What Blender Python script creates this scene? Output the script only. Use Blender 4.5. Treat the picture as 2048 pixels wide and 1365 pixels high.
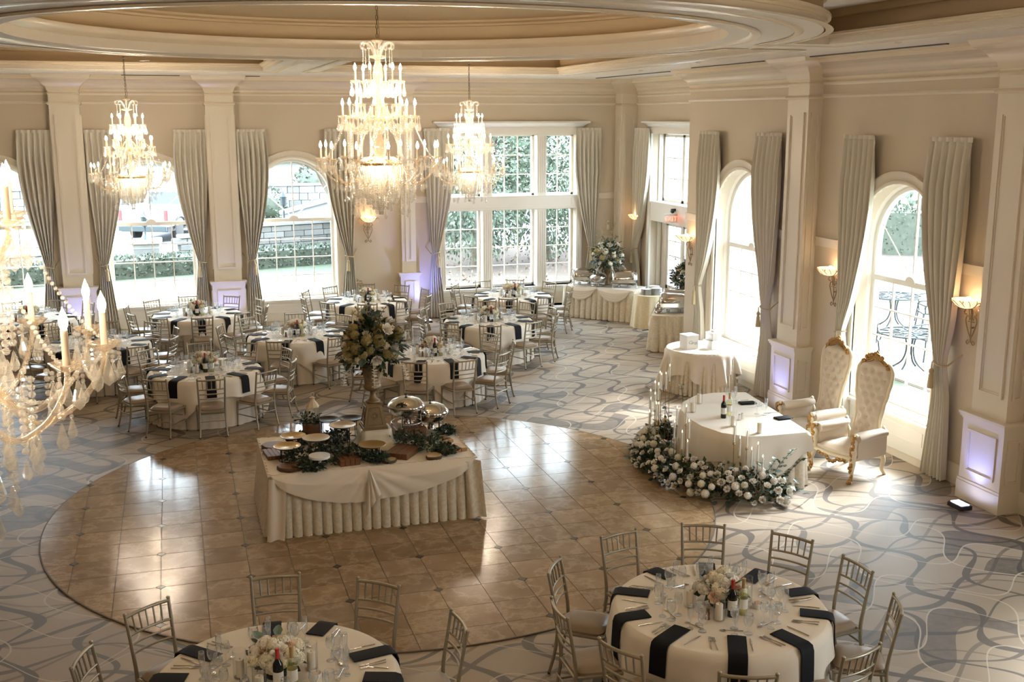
import bpy, bmesh, math, random
from math import sin, cos, pi, radians, sqrt, atan2
from mathutils import Vector, Matrix, Euler
from mathutils.geometry import tessellate_polygon
random.seed(7)
for o in list(bpy.data.objects): bpy.data.objects.remove(o)
S = bpy.context.scene
EXPO, SKY_S, SUN_S, BULB_S, UP_W = 1.62, 6.6, 7.5, 90.0, 14.0     # exposure stops, sky, sun, candle bulbs, uplights (W)
C = S.collection

# ---------------------------------------------------------------- camera, world, light, exposure
cam_d = bpy.data.cameras.new('camera'); cam = bpy.data.objects.new('camera', cam_d); C.objects.link(cam)
cam_d.sensor_fit = 'HORIZONTAL'; cam_d.sensor_width = 36.0; cam_d.lens = 2195.71 / 2048 * 36
cam_d.clip_end = 400; cam_d.clip_start = .05
_p, _y, _r = 0.2011160, 0.2978388, -0.00099565
_fw = Vector((sin(_y)*cos(_p), cos(_y)*cos(_p), -sin(_p))); _rt = Vector((cos(_y), -sin(_y), 0)); _up = _rt.cross(_fw)
_r2 = _rt*cos(_r) + _up*sin(_r); _u2 = -_rt*sin(_r) + _up*cos(_r)
cam.matrix_world = Matrix(((_r2.x, _u2.x, -_fw.x, 0), (_r2.y, _u2.y, -_fw.y, 0), (_r2.z, _u2.z, -_fw.z, 4.8), (0, 0, 0, 1)))
S.camera = cam
S.view_settings.view_transform = 'Standard'; S.view_settings.look = 'None'
S.view_settings.gamma = 1; S.view_settings.use_curve_mapping = False
S.view_settings.exposure = EXPO
cy = S.cycles
cy.max_bounces = 9; cy.diffuse_bounces = 4; cy.glossy_bounces = 4; cy.transmission_bounces = 6; cy.transparent_max_bounces = 40
cy.sample_clamp_indirect = 6; cy.caustics_reflective = False; cy.caustics_refractive = False
cy.use_denoising = True

W = bpy.data.worlds.new('sky'); S.world = W; W.use_nodes = True
_n = W.node_tree.nodes; _n.clear()
_o = _n.new('ShaderNodeOutputWorld'); _b = _n.new('ShaderNodeBackground'); _b.inputs[1].default_value = SKY_S
_tc = _n.new('ShaderNodeTexCoord'); _sx = _n.new('ShaderNodeSeparateXYZ'); _cr = _n.new('ShaderNodeValToRGB')
W.node_tree.links.new(_tc.outputs['Generated'], _sx.inputs[0]); W.node_tree.links.new(_sx.outputs[2], _cr.inputs[0])
_cr.color_ramp.elements[0].color = (.84, .94, 1.0, 1); _cr.color_ramp.elements[1].color = (.62, .80, 1.0, 1)
W.node_tree.links.new(_cr.outputs[0], _b.inputs[0]); W.node_tree.links.new(_b.outputs[0], _o.inputs[0])

sun_d = bpy.data.lights.new('sun', 'SUN'); sun_d.energy = SUN_S; sun_d.angle = radians(24); sun_d.color = (1, .98, .95)
sun = bpy.data.objects.new('sun', sun_d); C.objects.link(sun)
_az, _el = radians(30), radians(42)
sun.rotation_euler = Vector((-cos(_el)*cos(_az), -cos(_el)*sin(_az), -sin(_el))).to_track_quat('-Z', 'Y').to_euler()     # hazy sun from the patio side

def portal(name, x, y, z, w, h, rz):
    # a sampling aid at each window: it only steers rays towards the sky, it adds no light of its own
    d = bpy.data.lights.new(name, 'AREA'); d.shape = 'RECTANGLE'; d.size = w; d.size_y = h; d.cycles.is_portal = True
    o = bpy.data.objects.new(name, d); C.objects.link(o)
    o.location = (x, y, z); o.rotation_euler = (radians(90), 0, rz)
    return o
for _x in (-3.7, -.5, 2.68): portal('window_portal', _x, 26.25, 2.25, 1.9, 3.3, pi)
portal('window_portal', 7.9, 26.25, 2.55, 3.5, 3.9, pi)
for _v in (17.75, 13.2, 8.3, 3.4): portal('window_portal', 10.13, _v, 2.25, 1.9, 3.3, pi/2)
portal('window_portal', 11.46, 22.9, 2.2, 3.4, 4.4, pi/2)

# ---------------------------------------------------------------- mesh helpers
class MB:
    def __init__(s): s.v = []; s.f = []; s.m = []; s.cur = 0
    def mat(s, i): s.cur = i; return s
    def add(s, vs, fs):
        b = len(s.v); s.v.extend(vs)
        for f in fs: s.f.append(tuple(i + b for i in f)); s.m.append(s.cur)
        return s
    def box(s, x0, y0, z0, x1, y1, z1):
        return s.add([(x0,y0,z0),(x1,y0,z0),(x1,y1,z0),(x0,y1,z0),(x0,y0,z1),(x1,y0,z1),(x1,y1,z1),(x0,y1,z1)],
                     [(3,2,1,0),(4,5,6,7),(0,1,5,4),(1,2,6,5),(2,3,7,6),(3,0,4,7)])
    def cbox(s, c, d): return s.box(c[0]-d[0]/2, c[1]-d[1]/2, c[2]-d[2]/2, c[0]+d[0]/2, c[1]+d[1]/2, c[2]+d[2]/2)
    def chbox(s, x0, y0, z0, x1, y1, z1, b=.004):
        # a box with bevelled vertical and top edges
        o = [(x0+b,y0),(x1-b,y0),(x1,y0+b),(x1,y1-b),(x1-b,y1),(x0+b,y1),(x0,y1-b),(x0,y0+b)]
        cx, cy_ = (x0+x1)/2, (y0+y1)/2
        n = 8; vs = [(p[0],p[1],z0) for p in o] + [(p[0],p[1],z1-b) for p in o]
        vs += [(p[0]+(b if p[0]<cx else -b), p[1]+(b if p[1]<cy_ else -b), z1) for p in o]
        fs = [tuple(range(n-1,-1,-1)), tuple(range(2*n,3*n))]
        for r in (0, 1):
            for i in range(n): j=(i+1)%n; fs.append((r*n+i, r*n+j, r*n+n+j, r*n+n+i))
        return s.add(vs, fs)
    def tube(s, pts, rad, seg=8, cap=True, flat=1.0, up=None):
        pts = [Vector(p) for p in pts]; n = len(pts)
        if not hasattr(rad, '__len__'): rad = [rad]*n
        t = []
        for i in range(n):
            d = (pts[min(i+1,n-1)] - pts[max(i-1,0)]); t.append(d.normalized() if d.length > 1e-9 else Vector((0,0,1)))
        a = Vector(up) if up else (Vector((0,0,1)) if abs(t[0].z) < .9 else Vector((1,0,0)))
        nrm = (a - t[0]*a.dot(t[0])).normalized()
        vs = []
        for i in range(n):
            nrm = (nrm - t[i]*nrm.dot(t[i])); nrm = nrm.normalized() if nrm.length > 1e-6 else Vector((1,0,0))
            b = t[i].cross(nrm)
            for k in range(seg):
                an = 2*pi*k/seg; vs.append(tuple(pts[i] + nrm*(cos(an)*rad[i]) + b*(sin(an)*rad[i]*flat)))
        fs = []
        for i in range(n-1):
            for k in range(seg): k2=(k+1)%seg; fs.append((i*seg+k, i*seg+k2, (i+1)*seg+k2, (i+1)*seg+k))
        if cap: fs.append(tuple(range(seg-1,-1,-1))); fs.append(tuple((n-1)*seg+k for k in range(seg)))
        return s.add(vs, fs)
    def lathe(s, prof, seg=16, c=(0,0,0), closed=False, ph=0, wob=None):
        vs = []; fs = []; n = len(prof)
        for i,(r,z) in enumerate(prof):
            for k in range(seg):
                a = 2*pi*k/seg+ph; rr = r if wob is None else r*wob(a, i)
                vs.append((c[0]+rr*cos(a), c[1]+rr*sin(a), c[2]+z))
        for i in range(n-1):
            for k in range(seg): k2=(k+1)%seg; fs.append((i*seg+k, i*seg+k2, (i+1)*seg+k2, (i+1)*seg+k))
        if prof[0][0] > 1e-6 and closed: fs.append(tuple(range(seg-1,-1,-1)))
        if prof[-1][0] > 1e-6 and closed: fs.append(tuple((n-1)*seg+k for k in range(seg)))
        return s.add(vs, fs)
    def ball(s, c, r, seg=8, rings=5, sq=(1,1,1)):
        prof = [(max(1e-5, sin(pi*i/rings)), -cos(pi*i/rings)) for i in range(rings+1)]
        vs=[]; fs=[]
        for (a,z) in prof:
            for k in range(seg): an=2*pi*k/seg; vs.append((c[0]+r*a*cos(an)*sq[0], c[1]+r*a*sin(an)*sq[1], c[2]+r*z*sq[2]))
        for i in range(rings):
            for k in range(seg): k2=(k+1)%seg; fs.append((i*seg+k,i*seg+k2,(i+1)*seg+k2,(i+1)*seg+k))
        return s.add(vs, fs)
    def prism(s, poly, z0, z1, holes=()):
        loops = [poly]+list(holes); flat = [p for l in loops for p in l]
        tri = tessellate_polygon([[Vector((p[0],p[1],0)) for p in l] for l in loops])
        n = len(flat); vs = [(p[0],p[1],z0) for p in flat] + [(p[0],p[1],z1) for p in flat]
        fs = [tuple(t) for t in tri] + [tuple(i+n for i in reversed(t)) for t in tri]
        b = 0
        for l in loops:
            m = len(l)
            for i in range(m): j=(i+1)%m; fs.append((b+i, b+j, n+b+j, n+b+i))
            b += m
        return s.add(vs, fs)
    def grid(s, nu, nv, fn, wrap=False, two=0):
        vs=[tuple(fn(i/(nu if wrap else nu-1), j/(nv-1))) for j in range(nv) for i in range(nu)]; fs=[]
        for j in range(nv-1):
            for i in range(nu if wrap else nu-1):
                i2=(i+1)%nu; fs.append((j*nu+i, j*nu+i2, (j+1)*nu+i2, (j+1)*nu+i))
        return s.add(vs, fs)
    def sweep(s, pts, prof, closed=True):
        # pts: plan polygon (CCW, inside on the left); prof: list of (offset to the inside, z)
        n = len(pts); vs=[]; fs=[]; m=len(prof)
        for i in range(n):
            p=Vector(pts[i][:2])
            if closed or 0<i<n-1:
                a=(p-Vector(pts[(i-1)%n][:2])).normalized(); b=(Vector(pts[(i+1)%n][:2])-p).normalized()
            elif i==0: a=b=(Vector(pts[1][:2])-p).normalized()
            else: a=b=(p-Vector(pts[i-1][:2])).normalized()
            na=Vector((-a.y,a.x)); nb=Vector((-b.y,b.x)); mi=(na+nb)
            mi = mi/(max(.25,1+na.dot(nb)))
            for (o,z) in prof: vs.append((p.x+mi.x*o, p.y+mi.y*o, z))
        for i in range(n if closed else n-1):
            j=(i+1)%n
            for k in range(m-1): fs.append((i*m+k, j*m+k, j*m+k+1, i*m+k+1))
        return s.add(vs, fs)
    def xf(s, M, start=0):
        for i in range(start, len(s.v)): s.v[i]=tuple(M @ Vector(s.v[i]))
        return s
    def mesh(s, name, mats, smooth=None):
        me = bpy.data.meshes.new(name); me.from_pydata(s.v, [], s.f)
        mats = mats if isinstance(mats,(list,tuple)) else [mats]
        for m in mats: me.materials.append(m)
        if len(mats) > 1: me.polygons.foreach_set('material_index', s.m)
        if smooth is not None:
            me.polygons.foreach_set('use_smooth', [True]*len(me.polygons))
            if smooth < 179: me.set_sharp_from_angle(angle=radians(smooth))
        me.validate(); me.update()
        return me
    def build(s, name, mats, parent=None, smooth=None, loc=None):
        return put(name, s.mesh(name, mats, smooth), parent, loc)

def text_mesh(fc, parent, loc, rot, mat):
    o=bpy.data.objects.new('lettering_curve',fc); C.objects.link(o); dg=bpy.context.evaluated_depsgraph_get()
    me=bpy.data.meshes.new_from_object(o.evaluated_get(dg)); bpy.data.objects.remove(o); me.materials.clear(); me.materials.append(mat)
    return put('lettering',me,parent,loc,rot)
def fixn(me):
    bm = bmesh.new(); bm.from_mesh(me); bmesh.ops.recalc_face_normals(bm, faces=bm.faces); bm.to_mesh(me); bm.free(); return me
def put(name, me, parent=None, loc=None, rot=None, sc=None):
    o = bpy.data.objects.new(name, me); C.objects.link(o)
    if parent: o.parent = parent
    if loc is not None: o.location = loc
    if rot is not None: o.rotation_euler = rot
    if sc is not None: o.scale = sc if hasattr(sc,'__len__') else (sc,)*3
    return o
def tag(o, label=None, cat=None, group=None, kind=None):
    if label: o['label']=label
    if cat: o['category']=cat
    if group: o['group']=group
    if kind: o['kind']=kind
    return o
def thing(name, label, cat, loc=(0,0,0), rz=0, group=None, kind=None):
    o = bpy.data.objects.new(name, None); C.objects.link(o); o.location=loc; o.rotation_euler=(0,0,rz)
    o.empty_display_size=.1
    return tag(o, label, cat, group, kind)
KIDS = {}
def copy_tree(o, parent=None, loc=None, rz=None):
    c = o.copy(); C.objects.link(c)
    if parent is not None: c.parent = parent
    for ch in list(o.children): copy_tree(ch, c)
    if loc is not None: c.location = loc
    if rz is not None: c.rotation_euler = (0,0,rz)
    return c
def struct(o): o['kind']='structure'; return o
def circ(cx, cy_, r, n=64, a0=0, a1=2*pi, close=False):
    k = n if not close else n-1
    return [(cx+r*cos(a0+(a1-a0)*i/k), cy_+r*sin(a0+(a1-a0)*i/k)) for i in range(n)]
def lerp(a,b,t): return a+(b-a)*t
def sstep(a,b,x):
    t=max(0,min(1,(x-a)/(b-a))); return t*t*(3-2*t)
def bez(p, n=8):
    # smooth curve through control points (Catmull-Rom)
    p=[Vector(q) for q in p]; out=[]
    for i in range(len(p)-1):
        p0=p[max(i-1,0)];p1=p[i];p2=p[i+1];p3=p[min(i+2,len(p)-1)]
        for k in range(n):
            t=k/n; out.append(.5*((2*p1)+(p2-p0)*t+(2*p0-5*p1+4*p2-p3)*t*t+(3*p1-p0-3*p2+p3)*t**3))
    out.append(p[-1]); return out

# ---------------------------------------------------------------- materials
class NT:
    def __init__(s, name):
        s.mt=bpy.data.materials.new(name); s.mt.use_nodes=True; s.t=s.mt.node_tree; s.t.nodes.clear(); s.out=s.n('ShaderNodeOutputMaterial')
    def n(s, ty, **k):
        x=s.t.nodes.new(ty)
        for a,b in k.items(): setattr(x,a,b)
        return x
    def l(s,a,b): s.t.links.new(a,b)
    def m(s, op, a, b=None, c=None):
        x=s.n('ShaderNodeMath', operation=op)
        for i,v in enumerate((a,b,c)):
            if v is None: continue
            if isinstance(v,(int,float)): x.inputs[i].default_value=v
            else: s.l(v,x.inputs[i])
        return x.outputs[0]
    def mix(s, f, a, b):
        x=s.n('ShaderNodeMix', data_type='RGBA')
        for sock,v in ((x.inputs[0],f),(x.inputs[6],a),(x.inputs[7],b)):
            if isinstance(v,(int,float)): sock.default_value=v
            elif isinstance(v,tuple): sock.default_value=v+(1,) if len(v)==3 else v
            else: s.l(v,sock)
        return x.outputs[2]
    def noise(s, vec, scale, detail=2, rough=.5):
        x=s.n('ShaderNodeTexNoise'); x.inputs['Scale'].default_value=scale; x.inputs['Detail'].default_value=detail; x.inputs['Roughness'].default_value=rough
        if vec is not None: s.l(vec,x.inputs['Vector'])
        return x.outputs[0]
    def coord(s, k='Object'): return s.n('ShaderNodeTexCoord').outputs[k]
    def bsdf(s, col, rough=.5, metal=0, spec=.5, **k):
        b=s.n('ShaderNodeBsdfPrincipled')
        for key,v in (('Base Color',col),('Roughness',rough),('Metallic',metal),('Specular IOR Level',spec)):
            if isinstance(v,tuple): b.inputs[key].default_value=v+(1,)
            elif isinstance(v,(int,float)): b.inputs[key].default_value=v
            else: s.l(v,b.inputs[key])
        for key,v in k.items():
            key=key.replace('_',' ')
            if isinstance(v,tuple): b.inputs[key].default_value=v+(1,) if len(v)==3 else v
            else: b.inputs[key].default_value=v
        return b
    def bump(s, b, h, st=.3, dist=.01):
        x=s.n('ShaderNodeBump'); x.inputs['Strength'].default_value=st; x.inputs['Distance'].default_value=dist; s.l(h,x.inputs['Height']); s.l(x.outputs[0],b.inputs['Normal'])
    def done(s, b): s.l(b.outputs[0], s.out.inputs[0]); return s.mt
def M(name, col, rough=.5, metal=0, var=0, vs=8, bump=0, bs=40, rnd=0, spec=.5, **k):
    t=NT(name); c=col
    if var or bump: co=t.coord()
    if var:
        f=t.noise(co, vs, 3); c=t.mix(f, tuple(x*(1-var) for x in col), tuple(min(1,x*(1+var)) for x in col))
    if rnd:
        oi=t.n('ShaderNodeObjectInfo'); hs=t.n('ShaderNodeHueSaturation')
        t.l(t.m('ADD', t.m('MULTIPLY', oi.outputs['Random'], rnd*2), 1-rnd), hs.inputs['Value'])
        if isinstance(c,tuple): hs.inputs['Color'].default_value=c+(1,)
        else: t.l(c,hs.inputs['Color'])
        c=hs.outputs[0]
    b=t.bsdf(c, rough, metal, spec, **k)
    if bump: t.bump(b, t.noise(co, bs, 3), bump)
    return t.done(b)
def emis(name, col, st, base=(.8,.8,.8)):
    t=NT(name); b=t.bsdf(base,.4, Emission_Color=col, Emission_Strength=st); return t.done(b)
def glass(name, tint=(1,1,1), refl=1.0, rough=.02, body=0.0, bcol=(1,1,1), ior=1.45):
    # thin clear glass: transparent body, mirror reflection by Fresnel, optional milky body
    t=NT(name); tr=t.n('ShaderNodeBsdfTransparent'); tr.inputs[0].default_value=tint+(1,)
    gl=t.n('ShaderNodeBsdfGlossy'); gl.inputs['Roughness'].default_value=rough
    lw=t.n('ShaderNodeLayerWeight'); lw.inputs[0].default_value=.5; r0=((ior-1)/(ior+1))**2
    fr=t.m('ADD', r0*refl, t.m('MULTIPLY', t.m('POWER', lw.outputs['Facing'], 3.5), min(1,.45*refl)))     # reflection grows towards grazing view
    mx=t.n('ShaderNodeMixShader'); t.l(t.m('MINIMUM',fr,.95),mx.inputs[0]); t.l(tr.outputs[0],mx.inputs[1]); t.l(gl.outputs[0],mx.inputs[2])
    sh=mx
    if body:
        di=t.n('ShaderNodeBsdfTranslucent'); di.inputs[0].default_value=bcol+(1,)
        d2=t.n('ShaderNodeBsdfDiffuse'); d2.inputs[0].default_value=bcol+(1,)
        ma=t.n('ShaderNodeMixShader'); ma.inputs[0].default_value=.5; t.l(di.outputs[0],ma.inputs[1]); t.l(d2.outputs[0],ma.inputs[2])
        m2=t.n('ShaderNodeMixShader'); m2.inputs[0].default_value=body; t.l(mx.outputs[0],m2.inputs[1]); t.l(ma.outputs[0],m2.inputs[2]); sh=m2
    return t.done(sh)

def carpet_mat():
    t=NT('patterned_carpet'); co=t.coord(); sp=t.n('ShaderNodeSeparateXYZ'); t.l(co,sp.inputs[0])
    x,y=sp.outputs[0],sp.outputs[1]
    T2=2*pi
    def wave(v,per,ph,amp): return t.m('MULTIPLY', t.m('SINE', t.m('ADD', t.m('MULTIPLY',v,T2/per), ph)), amp)
    def dist(a,per):     # distance to the nearest of a family of lines a = k*per, in metres
        return t.m('MULTIPLY', t.m('ABSOLUTE', t.m('SUBTRACT', t.m('FRACT', t.m('DIVIDE',a,per)), .5)), per)
    def band(d,w,soft=.006): 
        r=t.n('ShaderNodeMapRange'); r.interpolation_type='LINEAR'; r.clamp=True
        t.l(d,r.inputs[0])
        if isinstance(w,float): r.inputs[1].default_value=w; r.inputs[2].default_value=w+soft
        else: t.l(w,r.inputs[1]); t.l(t.m('ADD',w,soft),r.inputs[2])
        r.inputs[3].default_value=1; r.inputs[4].default_value=0
        return r.outputs[0]
    # serpentine grey bands running both ways, width breathing along them
    a1=t.m('ADD', x, t.m('ADD', wave(y,1.25,.4,.21), wave(y,3.9,1.,.16)))
    a2=t.m('ADD', y, t.m('ADD', wave(x,1.75,1.3,.17), wave(x,4.7,.2,.22)))
    a3=t.m('ADD', t.m('ADD', y, t.m('MULTIPLY',x,.45)), wave(x,1.5,2.2,.10))
    a4=t.m('ADD', t.m('SUBTRACT', y, t.m('MULTIPLY',x,.38)), wave(x,1.9,.7,.16))
    w1=t.m('ADD', wave(t.m('ADD',y,x),1.3,.0,.020), .040)
    w2=t.m('ADD', wave(t.m('SUBTRACT',x,y),1.7,1.,.013), .024)
    b1=band(dist(a1,.70),w1); b2=band(dist(a2,.56),w2); b3=band(dist(a3,.92),.014); b4=band(dist(a4,1.1),.022)
    # leaf cells outlined in pale yarn
    c1=t.m('ADD', y, t.m('ADD', wave(x,1.5,.3,.30), wave(x,4.3,.9,.22)))
    c2=t.m('ADD', t.m('ADD', x, t.m('MULTIPLY',y,.25)), wave(y,1.9,2.0,.34))
    l1=band(dist(c1,.84),.0075,.004); l2=band(dist(c2,1.12),.0075,.004)
    cell=t.n('ShaderNodeCombineXYZ'); t.l(t.m('FLOOR',t.m('DIVIDE',c1,.42)),cell.inputs[0]); t.l(t.m('FLOOR',t.m('ADD',t.m('DIVIDE',c2,1.12),.5)),cell.inputs[1])
    wn=t.n('ShaderNodeTexWhiteNoise'); t.l(cell.outputs[0],wn.inputs[0])
    hatch=t.noise(co,9,4,.7)
    fill=t.m('MULTIPLY', t.m('GREATER_THAN', wn.outputs[0], .80), t.m('ADD', t.m('MULTIPLY',hatch,.6), .45))
    pale=t.m('MULTIPLY', t.m('LESS_THAN', wn.outputs[0], .2), .6)
    fine=t.noise(co,160,2); big=t.noise(co,.8,2)
    base=t.mix(big,(.35,.275,.195),(.43,.345,.255))
    base=t.mix(pale,base,(.46,.38,.29))
    base=t.mix(fill,base,(.105,.09,.08))
    dark=t.m('MAXIMUM', t.m('MAXIMUM', t.m('MULTIPLY',b1,.92), t.m('MULTIPLY',b2,.85)), t.m('MAXIMUM',t.m('MULTIPLY',b3,.5),t.m('MULTIPLY',b4,.6)))
    base=t.mix(t.m('MULTIPLY',dark,t.m('ADD',.70,t.m('MULTIPLY',fine,.36))),base,(.062,.054,.052))
    base=t.mix(t.m('MULTIPLY',t.m('MAXIMUM',l1,l2),.85),base,(.58,.50,.40))
    base=t.mix(t.m('MULTIPLY',fine,.2),base,(.12,.09,.065))
    b=t.bsdf(base,.52,0,.42); t.bump(b,fine,.35,.003); return t.done(b)

def marble_mat():
    t=NT('beige_marble_tile'); oi=t.n('ShaderNodeObjectInfo'); co=t.n('ShaderNodeTexCoord').outputs['Object']
    off=t.n('ShaderNodeVectorMath',operation='ADD'); cv=t.n('ShaderNodeCombineXYZ')
    r=oi.outputs['Random']; t.l(t.m('MULTIPLY',r,91.),cv.inputs[0]); t.l(t.m('MULTIPLY',r,57.),cv.inputs[1]); t.l(t.m('MULTIPLY',r,13.),cv.inputs[2])
    t.l(co,off.inputs[0]); t.l(cv.outputs[0],off.inputs[1]); v=off.outputs[0]
    n1=t.noise(v,4.5,6,.6); n2=t.noise(v,2.2,5,.62)
    vein=t.m('POWER', t.m('SUBTRACT',1.0,t.m('MINIMUM',1.0,t.m('MULTIPLY',t.m('ABSOLUTE',t.m('SUBTRACT',n2,.5)),14.))), 2.0)
    c=t.mix(n1,(.19,.114,.058),(.37,.255,.145))
    c=t.mix(t.m('MULTIPLY',vein,.5),c,(.50,.38,.24))
    hs=t.n('ShaderNodeHueSaturation'); t.l(t.m('ADD',.86,t.m('MULTIPLY',r,.28)),hs.inputs['Value']); t.l(c,hs.inputs['Color'])
    b=t.bsdf(hs.outputs[0],.16,0,.32); t.l(t.m('ADD',.10,t.m('MULTIPLY',n1,.10)),b.inputs['Roughness']); return t.done(b)
def wood_mat(name, a, b_, sc=1.0, rough=.45):
    t=NT(name); co=t.coord(); mp=t.n('ShaderNodeMapping'); mp.inputs['Scale'].default_value=(3*sc,26*sc,10*sc); t.l(co,mp.inputs[0])
    n=t.noise(mp.outputs[0],1.6,5,.65); c=t.mix(n,a,b_); bb=t.bsdf(c,rough); t.bump(bb,n,.25,.003); return t.done(bb)
def cloth_mat(name, col, damask=0, sheen=.2, rough=.85, bs=300):
    t=NT(name); co=t.coord(); c=col
    if damask:
        n=t.noise(co,26,3,.5); f=t.m('GREATER_THAN',n,.5); c=t.mix(f,col,tuple(x*(1-damask) for x in col))
    b=t.bsdf(c,rough,0,.2,Sheen_Weight=sheen); t.bump(b,t.noise(co,bs,2),.15,.001); return t.done(b)

MT={}
MT['wall']=M('cream_wall_paint',(.61,.52,.40),.6,0,.03,1.5,.04,90)
MT['trim']=M('ivory_trim_paint',(.72,.645,.53),.38,0,.02,2)
MT['white']=M('white_trim_paint',(.80,.76,.69),.4)
MT['ceil']=M('ceiling_paint',(.66,.60,.51),.55,0,.02,1)
MT['crown']=M('glossy_crown_paint',(.72,.62,.475),.25,0,.02,2)
MT['dome']=M('tan_dome_paint',(.66,.525,.34),.6,0,.04,1.2)
MT['tray']=M('tan_tray_paint',(.42,.30,.17),.6,0,.04,1.2)
MT['carpet']=carpet_mat(); MT['marble']=marble_mat()
MT['grout']=M('dark_grout',(.12,.09,.06),.7); MT['inset']=M('dark_stone_inset',(.05,.04,.035),.2)
MT['cloth']=cloth_mat('ivory_tablecloth',(.78,.70,.585)); MT['skirt']=cloth_mat('damask_table_skirt',(.74,.655,.51),.10,.25,.6)
MT['skirt2']=cloth_mat('pale_gold_cloth',(.80,.68,.46),.06)
MT['napkin']=cloth_mat('black_napkin',(.006,.006,.008),0,.0,.7)
MT['chair']=M('champagne_silver_paint',(.36,.31,.225),.32,.55,.06,20); MT['seat']=M('taupe_vinyl',(.29,.215,.15),.38,0,.05,6)
MT['foot']=M('dark_rubber_foot',(.03,.03,.03),.6)
MT['glass']=glass('clear_drinking_glass',(.985,.99,.99),2.2,.02,.04,(.9,.95,1))
MT['glassc']=glass('clear_glass_cylinder',(.99,.99,.99),1.1,.02,.006,(.9,.95,1))
MT['pane']=glass('window_pane',(.93,.97,.98),.8,.0)
MT['crystal']=glass('champagne_crystal',(.95,.88,.78),1.8,.06,.16,(1,.88,.72),1.6)
MT['crystal2']=glass('clear_crystal',(.96,.96,.95),2.2,.04,.17,(1,.95,.86),1.6)
MT['candle']=M('ivory_candle_sleeve',(.85,.70,.52),.5)
MT['bulb']=emis('lit_candle_bulb',(1,.84,.64),BULB_S)
MT['flame']=emis('candle_flame',(1,.72,.35),7)
MT['wax']=M('ivory_wax',(.83,.76,.62),.45,Subsurface_Weight=.0)
MT['chain']=M('aged_brass_chain',(.16,.12,.07),.4,.8); MT['brass']=M('brass',(.62,.44,.18),.25,.9); MT['goldleaf']=M('antique_gold_leaf',(.40,.225,.075),.36,.7,.35,60,.5,90)
MT['steel']=M('polished_steel',(.60,.58,.55),.12,1.0); MT['silver']=M('flatware_silver',(.62,.60,.57),.18,1.0)
MT['iron']=M('antique_gilt_iron',(.34,.26,.15),.42,.6,.2,40); MT['amber']=emis('amber_sconce_glass',(1,.55,.24),.75,(.8,.6,.38)); MT['sbulb']=emis('sconce_bulb',(1,.82,.55),16)
MT['curtain']=cloth_mat('sage_linen_drape',(.64,.595,.50),0,.3,.9,120); MT['tassel']=M('gold_tassel_thread',(.50,.40,.24),.8)
MT['velvet']=cloth_mat('blush_cream_velvet',(.66,.56,.445),0,.6,.75); MT['throne']=M('cream_gilt_frame',(.76,.66,.48),.35,.0,.1,20)
MT['wine']=M('dark_green_bottle_glass',(.012,.012,.01),.06); MT['foil']=M('red_foil_capsule',(.45,.04,.03),.35); MT['label']=M('paper_label',(.80,.78,.72),.7); MT['cork']=M('tan_foil_capsule',(.45,.30,.12),.5)
MT['whitewine']=glass('pale_green_bottle_glass',(.96,.97,.90),1.2,.03,.06,(.85,.85,.65))
MT['petal']=M('white_rose_petal',(.88,.83,.74),.6,rnd=.10); MT['blush']=M('blush_rose_petal',(.80,.58,.42),.6,rnd=.12); MT['hyd']=M('cream_hydrangea_petal',(.86,.80,.62),.65,.0,rnd=.10); MT['hydg']=M('antique_green_hydrangea',(.34,.275,.105),.65,rnd=.22)
MT['leaf']=M('dark_green_leaf',(.030,.050,.026),.45,rnd=.4); MT['euc']=M('blue_green_eucalyptus_leaf',(.11,.165,.13),.55,rnd=.35); MT['stem']=M('green_stem',(.10,.12,.05),.6)
MT['walnut']=wood_mat('walnut_board',(.085,.030,.010),(.27,.115,.040)); MT['oak']=wood_mat('honey_oak_board',(.26,.12,.040),(.50,.27,.10)); MT['bark']=M('tree_bark',(.10,.055,.03),.9,0,.4,30,.8,60); MT['endgrain']=wood_mat('pale_end_grain',(.44,.29,.13),(.62,.46,.25))
MT['urn']=M('antique_gold_urn',(.25,.17,.085),.42,.35,.3,18,.4,50); MT['plateg']=M('gold_charger',(.58,.40,.17),.3,.6,.08,30); MT['plates']=M('pale_silver_charger',(.60,.51,.37),.32,.4,.05,30); MT['porc']=M('white_porcelain',(.85,.84,.81),.2); MT['blk']=M('black_wire',(.02,.02,.02),.4,.5); MT['iw']=M('ivory_lantern_metal',(.70,.58,.40),.5)
MT['vase']=M('black_gloss_vase',(.012,.02,.018),.08); MT['uplight']=M('black_lamp_housing',(.02,.02,.025),.4)
MT['box']=M('white_card_box',(.82,.81,.79),.6,0,.06,3); MT['boxm']=M('marbled_paper_box',(.74,.74,.73),.5,0,.16,9); MT['ink']=M('grey_ink',(.35,.35,.35),.7)
MT['blackp']=M('black_plastic',(.02,.02,.02),.4); MT['plastic']=M('ivory_plastic',(.75,.68,.56),.5)
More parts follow.
